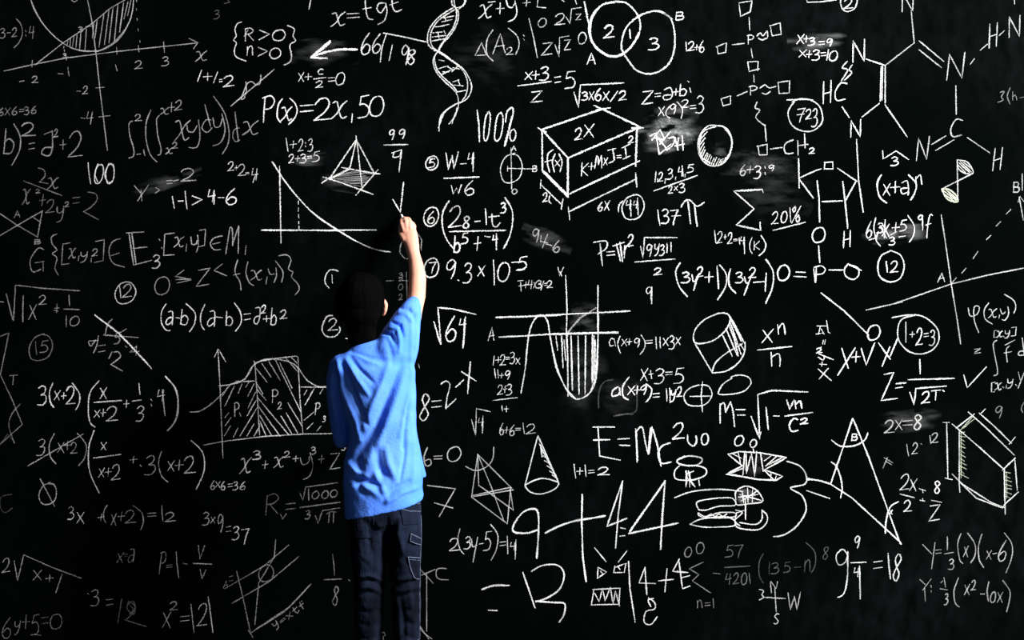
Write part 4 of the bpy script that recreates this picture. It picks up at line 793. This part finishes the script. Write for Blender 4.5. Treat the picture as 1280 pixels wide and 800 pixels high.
for k in range(46):
    x = random.uniform(-.05, .05); z0 = random.uniform(-.05, -.02); ln = random.uniform(.045, .082) * (1 - abs(x) * 5)
    y0 = -.078 + abs(x) * .5
    limb(bm, [(head_c + Vector((x, y0 - .006, z0)), .006), (head_c + Vector((x * .97, y0 + .004, z0 - ln * .5)), .0055), (head_c + Vector((x * .9 + random.uniform(-.004, .004), y0 + .016, z0 - ln)), .003)], 6)
rebase(child('hair', fuse(bm, .0035, 6, .5), M_hair, None, 'black hair reaching the collar'))

# --- t-shirt: torso and sleeves in one cloth
bm = bmesh.new()
rings_mesh(bm, [hring(431, 530.5, 633.5, .45, .108, .062, 2.6, ftilt=.03), hring(431, 528, 622, .45, .108, .05, 2.6), hring(429, 529, 598, .45, .106, .02, 2.5), hring(430, 526, 575, .45, .102),
                hring(436, 523, 552, .45, .098), hring(437, 520, 530, .45, .098), hring(431, 520, 505, .45, .098), hring(425, 520, 482, .445, .1),
                hring(414, 520, 462, .44, .096), hring(411, 514, 452, .435, .084), hring(420, 503, 444, .43, .07, .01), hring(432, 488, 435, .425, .055, .03), hring(443, 478, 427, .42, .044, .02)], 28)
# front corner of the hem that swings out on the right
rings_mesh(bm, [hring(504, 533.5, 596, .37, .030, -.004, 4), hring(503, 527.5, 572, .375, .032, 0, 3), hring(503, 522, 545, .385, .03), hring(506, 519, 525, .39, .02)], 28)
# right sleeve, stretched upwards
limb(bm, [(P(482, 500, .44), .050, .065), (P(483, 480, .44), .066, .075), (P(486, 460, .435), .075, .08), (P(492, 444, .43), .079, .078), (P(499, 428, .415), .070, .068), (P(504, 412, .395), .060, .058), (P(509, 399, .37), .048, .050), (P(514, 389, .35), .039, .042), (P(517, 381.5, .33), .030, .037)], 20)
# left sleeve, hanging
limb(bm, [(P(427, 458, .43), .044, .062), (P(423, 478, .42), .041, .060), (P(424.5, 505, .41), .040, .056), (P(426.5, 530, .395), .0375, .052), (P(428, 549, .385), .031, .048)], 20)
me = fuse(bm, .0045, 24)
SF = []
def sf(wd, h, *pts): SF.append((list(pts), wd, h))
# creases: positive = ridge, negative = valley (pixel rows of the photograph; the cloth is shaped where it hangs)
sf(3.2, .010, (422, 452), (428, 480), (436, 505), (446, 528), (450, 550))
sf(3.0, -.010, (428, 455), (438, 480), (449, 508), (459, 530))
sf(3.0, .008, (433, 450), (447, 474), (461, 494))
sf(2.6, -.007, (438, 446), (450, 462), (466, 478))
sf(2.6, .005, (446, 444), (460, 452), (474, 456))
sf(2.6, -.006, (440, 440), (460, 446), (478, 450))
sf(5.5, -.011, (501, 455), (492, 480), (480, 508), (470, 535), (452, 562), (442, 575))
sf(5.5, .010, (508, 460), (498, 490), (487, 520), (476, 548), (462, 575))
sf(4.5, .008, (488, 450), (478, 478), (466, 505), (456, 535))
sf(2.2, -.012, (519, 392), (520, 420), (518, 450), (519, 475), (512, 505), (507, 535), (504, 560))
sf(2.6, .007, (514, 400), (514, 430), (513, 460), (514, 480), (506, 512), (500, 545))
sf(2.4, -.008, (508, 540), (506, 570), (500, 600))
sf(3.5, .006, (515, 520), (518, 550), (518, 585), (516, 610))
sf(2.0, -.010, (491, 403), (500, 406), (504, 420)); sf(2.2, .008, (488, 410), (497, 412), (500, 428), (499, 440))
sf(2.0, -.010, (502, 386), (511, 386), (519, 394)); sf(2.0, .007, (499, 392), (508, 393), (515, 404))
sf(2.0, -.008, (478, 416), (488, 418), (494, 430)); sf(3.5, -.005, (484, 424), (489, 440), (490, 455))
sf(5, -.010, (448, 575), (452, 600), (474, 606), (478, 590)); sf(4, .009, (470, 592), (478, 610), (484, 624))
sf(3.2, -.008, (480, 622), (495, 610), (510, 602)); sf(3.2, .008, (484, 628), (502, 617), (522, 610)); sf(3, -.003, (497, 622), (512, 615), (524, 611))
sf(4, .009, (434, 578), (446, 590), (458, 596)); sf(4, -.009, (432, 590), (445, 600), (456, 618)); sf(4, .007, (434, 612), (448, 606), (464, 612), (476, 622))
sf(4.5, -.007, (470, 560), (474, 585), (488, 600)); sf(4, .006, (482, 560), (486, 580), (494, 598))
sf(3.0, .006, (416, 462), (414, 490), (420, 520)); sf(2.6, -.008, (421, 468), (420, 495), (427, 525), (428, 545)); sf(3, .007, (428, 480), (431, 505), (436, 530))
fold(me, SF, 1.0, .0009)
# open the cloth at hem, sleeve ends and neck
bm = bmesh.new(); bm.from_mesh(me)
caps = [(P(480, 633, .45), Vector((0.05, 0, -1)).normalized(), .05, .3), (P(518.5, 377.5, .32), (P(517, 381, .33) - P(509, 399, .37)).normalized(), .024, .05), (P(428.5, 554, .38), (P(428, 549, .385) - P(426.5, 530, .395)).normalized(), .026, .08)]
kill = []
for f in bm.faces:
    c = f.calc_center_median()
    for p, n, dd, rad in caps:
        if (c - p).length < rad and abs((c - p).dot(n)) < dd and f.normal.dot(n) > .86: kill.append(f); break
bmesh.ops.delete(bm, geom=kill, context='FACES')
bm.to_mesh(me); bm.free()
shirt = rebase(child('t_shirt', me, M_shirt, None, 'bright blue short-sleeved cotton t-shirt'))
so = shirt.modifiers.new('s', 'SOLIDIFY'); so.thickness = .0025; so.offset = -1

# --- jeans
bm = bmesh.new()
rings_mesh(bm, [hring(446, 514, 664, .46, .06), hring(436, 525, 652, .46, .096), hring(434, 526, 635, .455, .1, .02), hring(436, 524, 612, .45, .09)], 28)
rings_mesh(bm, [hring(449, 479, 862, .46, .052), hring(447, 478, 830, .46, .056), hring(444, 478, 795, .46, .062), hring(443, 479, 760, .46, .066), hring(442, 480, 740, .46, .070), hring(443, 480, 728, .46, .070), hring(440, 482, 705, .46, .076), hring(438, 484, 680, .46, .085), hring(436, 485, 655, .46, .092), hring(438, 484, 640, .455, .09)], 28)
rings_mesh(bm, [hring(494, 523, 862, .46, .052), hring(493, 525, 830, .46, .056), hring(492, 525, 795, .46, .062), hring(490, 526, 760, .46, .066), hring(489, 525.5, 740, .46, .070), hring(489, 526, 728, .46, .070), hring(486, 526, 705, .46, .076), hring(484, 527, 680, .46, .085), hring(481, 527, 655, .46, .092), hring(482, 525, 640, .455, .09)], 28)
me = fuse(bm, .0045, 4)
SF = []
sf(3, -.010, (484, 650), (485, 680), (484, 700)); sf(4, .008, (500, 650), (497, 665), (503, 690)); sf(5, -.009, (492, 655), (492, 685), (494, 705))
for y, s_ in ((722, 1), (728, -1), (736, 1), (743, -1)):
    sf(2.2, .006 * s_, (446, y), (460, y - 3), (478, y + 3)); sf(2.4, .006 * s_, (490, y + 4), (508, y + 1), (525, y - 3))
for y in (762, 778, 796, 812, 830): sf(3.2, -.004, (446, y), (462, y + 5), (477, y)); sf(3.2, -.004, (493, y + 6), (508, y), (524, y + 4))
sf(4, .006, (473, 650), (474, 680), (471, 708)); sf(4, -.005, (462, 655), (463, 690)); sf(3.5, .005, (512, 740), (516, 770), (520, 800)); sf(3, -.006, (500, 745), (505, 775), (505, 800))
fold(me, SF, 1.1, .0018, True, 22)
bm = bmesh.new(); bm.from_mesh(me)
zc = P(0, 862, .46).z; zt = P(0, 612, .45).z
bmesh.ops.delete(bm, geom=[f for f in bm.faces if (f.calc_center_median().z < zc + .004 and f.normal.z < -.7) or (f.calc_center_median().z > zt - .005 and f.normal.z > .7)], context='FACES')
bm.to_mesh(me); bm.free()
bvh = BVHTree.FromPolygons([v.co.copy() for v in me.vertices], [list(p.vertices) for p in me.polygons])
jeans = rebase(child('jeans', me, M_jeans, None, 'dark blue denim jeans with pockets on the right leg'))
CAM = Vector((0, -CAMD, CZ))
def on_jeans(px, py, off):
    d = (P(px, py, 0) - CAM).normalized(); h = bvh.ray_cast(CAM, d)
    if h[0] is None: h = bvh.find_nearest(P(px, py, .50))
    return h[0] + h[1] * off
def lerp(a, b, t): return (a[0] + (b[0] - a[0]) * t, a[1] + (b[1] - a[1]) * t)
def patch(name, quad, off, mat, parent, label=None, n=8):
    """a sewn-on piece of cloth with thickness, laid on the leg; quad = 4 corners"""
    V, F = [], []
    for layer in (off, -.002):
        for j in range(n + 1):
            for i in range(n + 1):
                p = lerp(lerp(quad[0], quad[1], i / n), lerp(quad[3], quad[2], i / n), j / n); V.append(on_jeans(p[0], p[1], layer))
    m1 = (n + 1) ** 2; ix = lambda i, j, l: l * m1 + j * (n + 1) + i
    for j in range(n):
        for i in range(n):
            F.append((ix(i, j, 0), ix(i, j + 1, 0), ix(i + 1, j + 1, 0), ix(i + 1, j, 0)))
    for i in range(n):
        F += [(ix(i, 0, 0), ix(i + 1, 0, 0), ix(i + 1, 0, 1), ix(i, 0, 1)), (ix(i, n, 0), ix(i, n, 1), ix(i + 1, n, 1), ix(i + 1, n, 0)),
              (ix(0, i, 0), ix(0, i, 1), ix(0, i + 1, 1), ix(0, i + 1, 0)), (ix(n, i, 0), ix(n, i + 1, 0), ix(n, i + 1, 1), ix(n, i, 1))]
    o = link(name, mesh_of(name, V, F, False), mat, parent, label); o.data.transform(Matrix.Translation(-boy_base)); return o
def seam(pts, parent, r=.0011, off=.0035):
    bm = bmesh.new(); q = []
    for a, b in zip(pts, pts[1:]):
        k = max(2, int(math.hypot(b[0] - a[0], b[1] - a[1]) / 2))
        q += [lerp(a, b, j / k) for j in range(k)]
    q.append(pts[-1])
    limb(bm, [(on_jeans(x, y, off), r) for x, y in q], 6)
    me = bpy.data.meshes.new('stitching'); bm.to_mesh(me); bm.free()
    o = link('stitching', me, M_stitch, parent); o.data.transform(Matrix.Translation(-boy_base)); return o
pk = patch('pocket', [(510, 696), (523, 697), (523, 722), (517, 722)], .004, M_jeans, jeans)
seam([(509.5, 696), (523.5, 697)], jeans); seam([(510, 696), (512, 708), (517, 722), (523, 723)], jeans); seam([(511, 699), (523, 700)], jeans, .0008)
lp = patch('tool_loop', [(513, 667), (524, 673), (524, 681), (512, 677)], .005, M_jeans, jeans)
seam([(513, 667), (524, 673)], jeans, .0011, .006); seam([(513, 667), (512, 676), (524, 681)], jeans, .0009, .006)
patch('back_pocket', [(500, 634), (524, 630), (524, 655), (504, 656)], .003, M_jeans, jeans)
seam([(499, 632), (524, 629)], jeans, .0008); seam([(497, 635), (512, 639), (525, 639)], jeans, .0008)
patch('back_pocket', [(440, 645), (468, 645), (467, 672), (442, 672)], .003, M_jeans, jeans)
seam([(526, 645), (526.5, 670), (525, 700), (524.5, 740), (524.5, 800)], jeans, .0007, .001)

# --- shoes
for cx in (463.5, 508.5):
    a = P(cx, 870, .46); a.z = 0
    bm = bmesh.new()
    def sr(y, hw, z0, z1): return [Vector((a.x + hw * math.cos(t), a.y + y, (z0 + z1) / 2 + (z1 - z0) / 2 * math.sin(t))) for t in [2 * math.pi * i / 16 for i in range(16)]]
    rings_mesh(bm, [sr(-.066, .012, .02, .05), sr(-.06, .028, .012, .07), sr(-.035, .036, .012, .085), sr(0, .036, .012, .085), sr(.04, .038, .012, .066), sr(.09, .043, .012, .052), sr(.13, .040, .012, .044), sr(.155, .026, .014, .036), sr(.165, .01, .02, .03)], 16)
    sh_ = rebase(child('shoe', fuse(bm, .004, 3), M_shoe, None, 'dark trainer'))
    bm = bmesh.new(); out = []
    ys = [(-.07, .018), (-.05, .034), (0, .038), (.05, .041), (.10, .046), (.14, .040), (.168, .02)]
    loop = [(a.x + h, a.y + y) for y, h in ys] + [(a.x - h, a.y + y) for y, h in reversed(ys)]
    rings_mesh(bm, [[Vector((x, y, .0005)) for x, y in loop], [Vector((x, y, .018)) for x, y in loop]])
    me = bpy.data.meshes.new('sole'); bmesh.ops.recalc_face_normals(bm, faces=bm.faces); bm.to_mesh(me); bm.free()
    so = link('sole', me, M_sole, sh_); so.data.transform(Matrix.Translation(-boy_base))

# --- the stick of chalk in his fingers, its tip on the board
bm = bmesh.new(); tip = P(501.5, 268, .003); tail = P(506.5, 281, .062)
ax = (tail - tip).normalized()
limb(bm, [(tip + ax * .005, .0038), (tip + ax * .012, .0046), (tip + (tail - tip) * .6, .005), (tail, .005)], 12)
me = bpy.data.meshes.new('chalk_stick'); bm.to_mesh(me); bm.free()
base = (tip + tail) / 2; me.transform(Matrix.Translation(-base))
ck = link('chalk_stick', me, M_stick); ck.location = base
ck['label'] = 'short white chalk stick pinched in the boy\'s raised right hand'; ck['category'] = 'chalk'
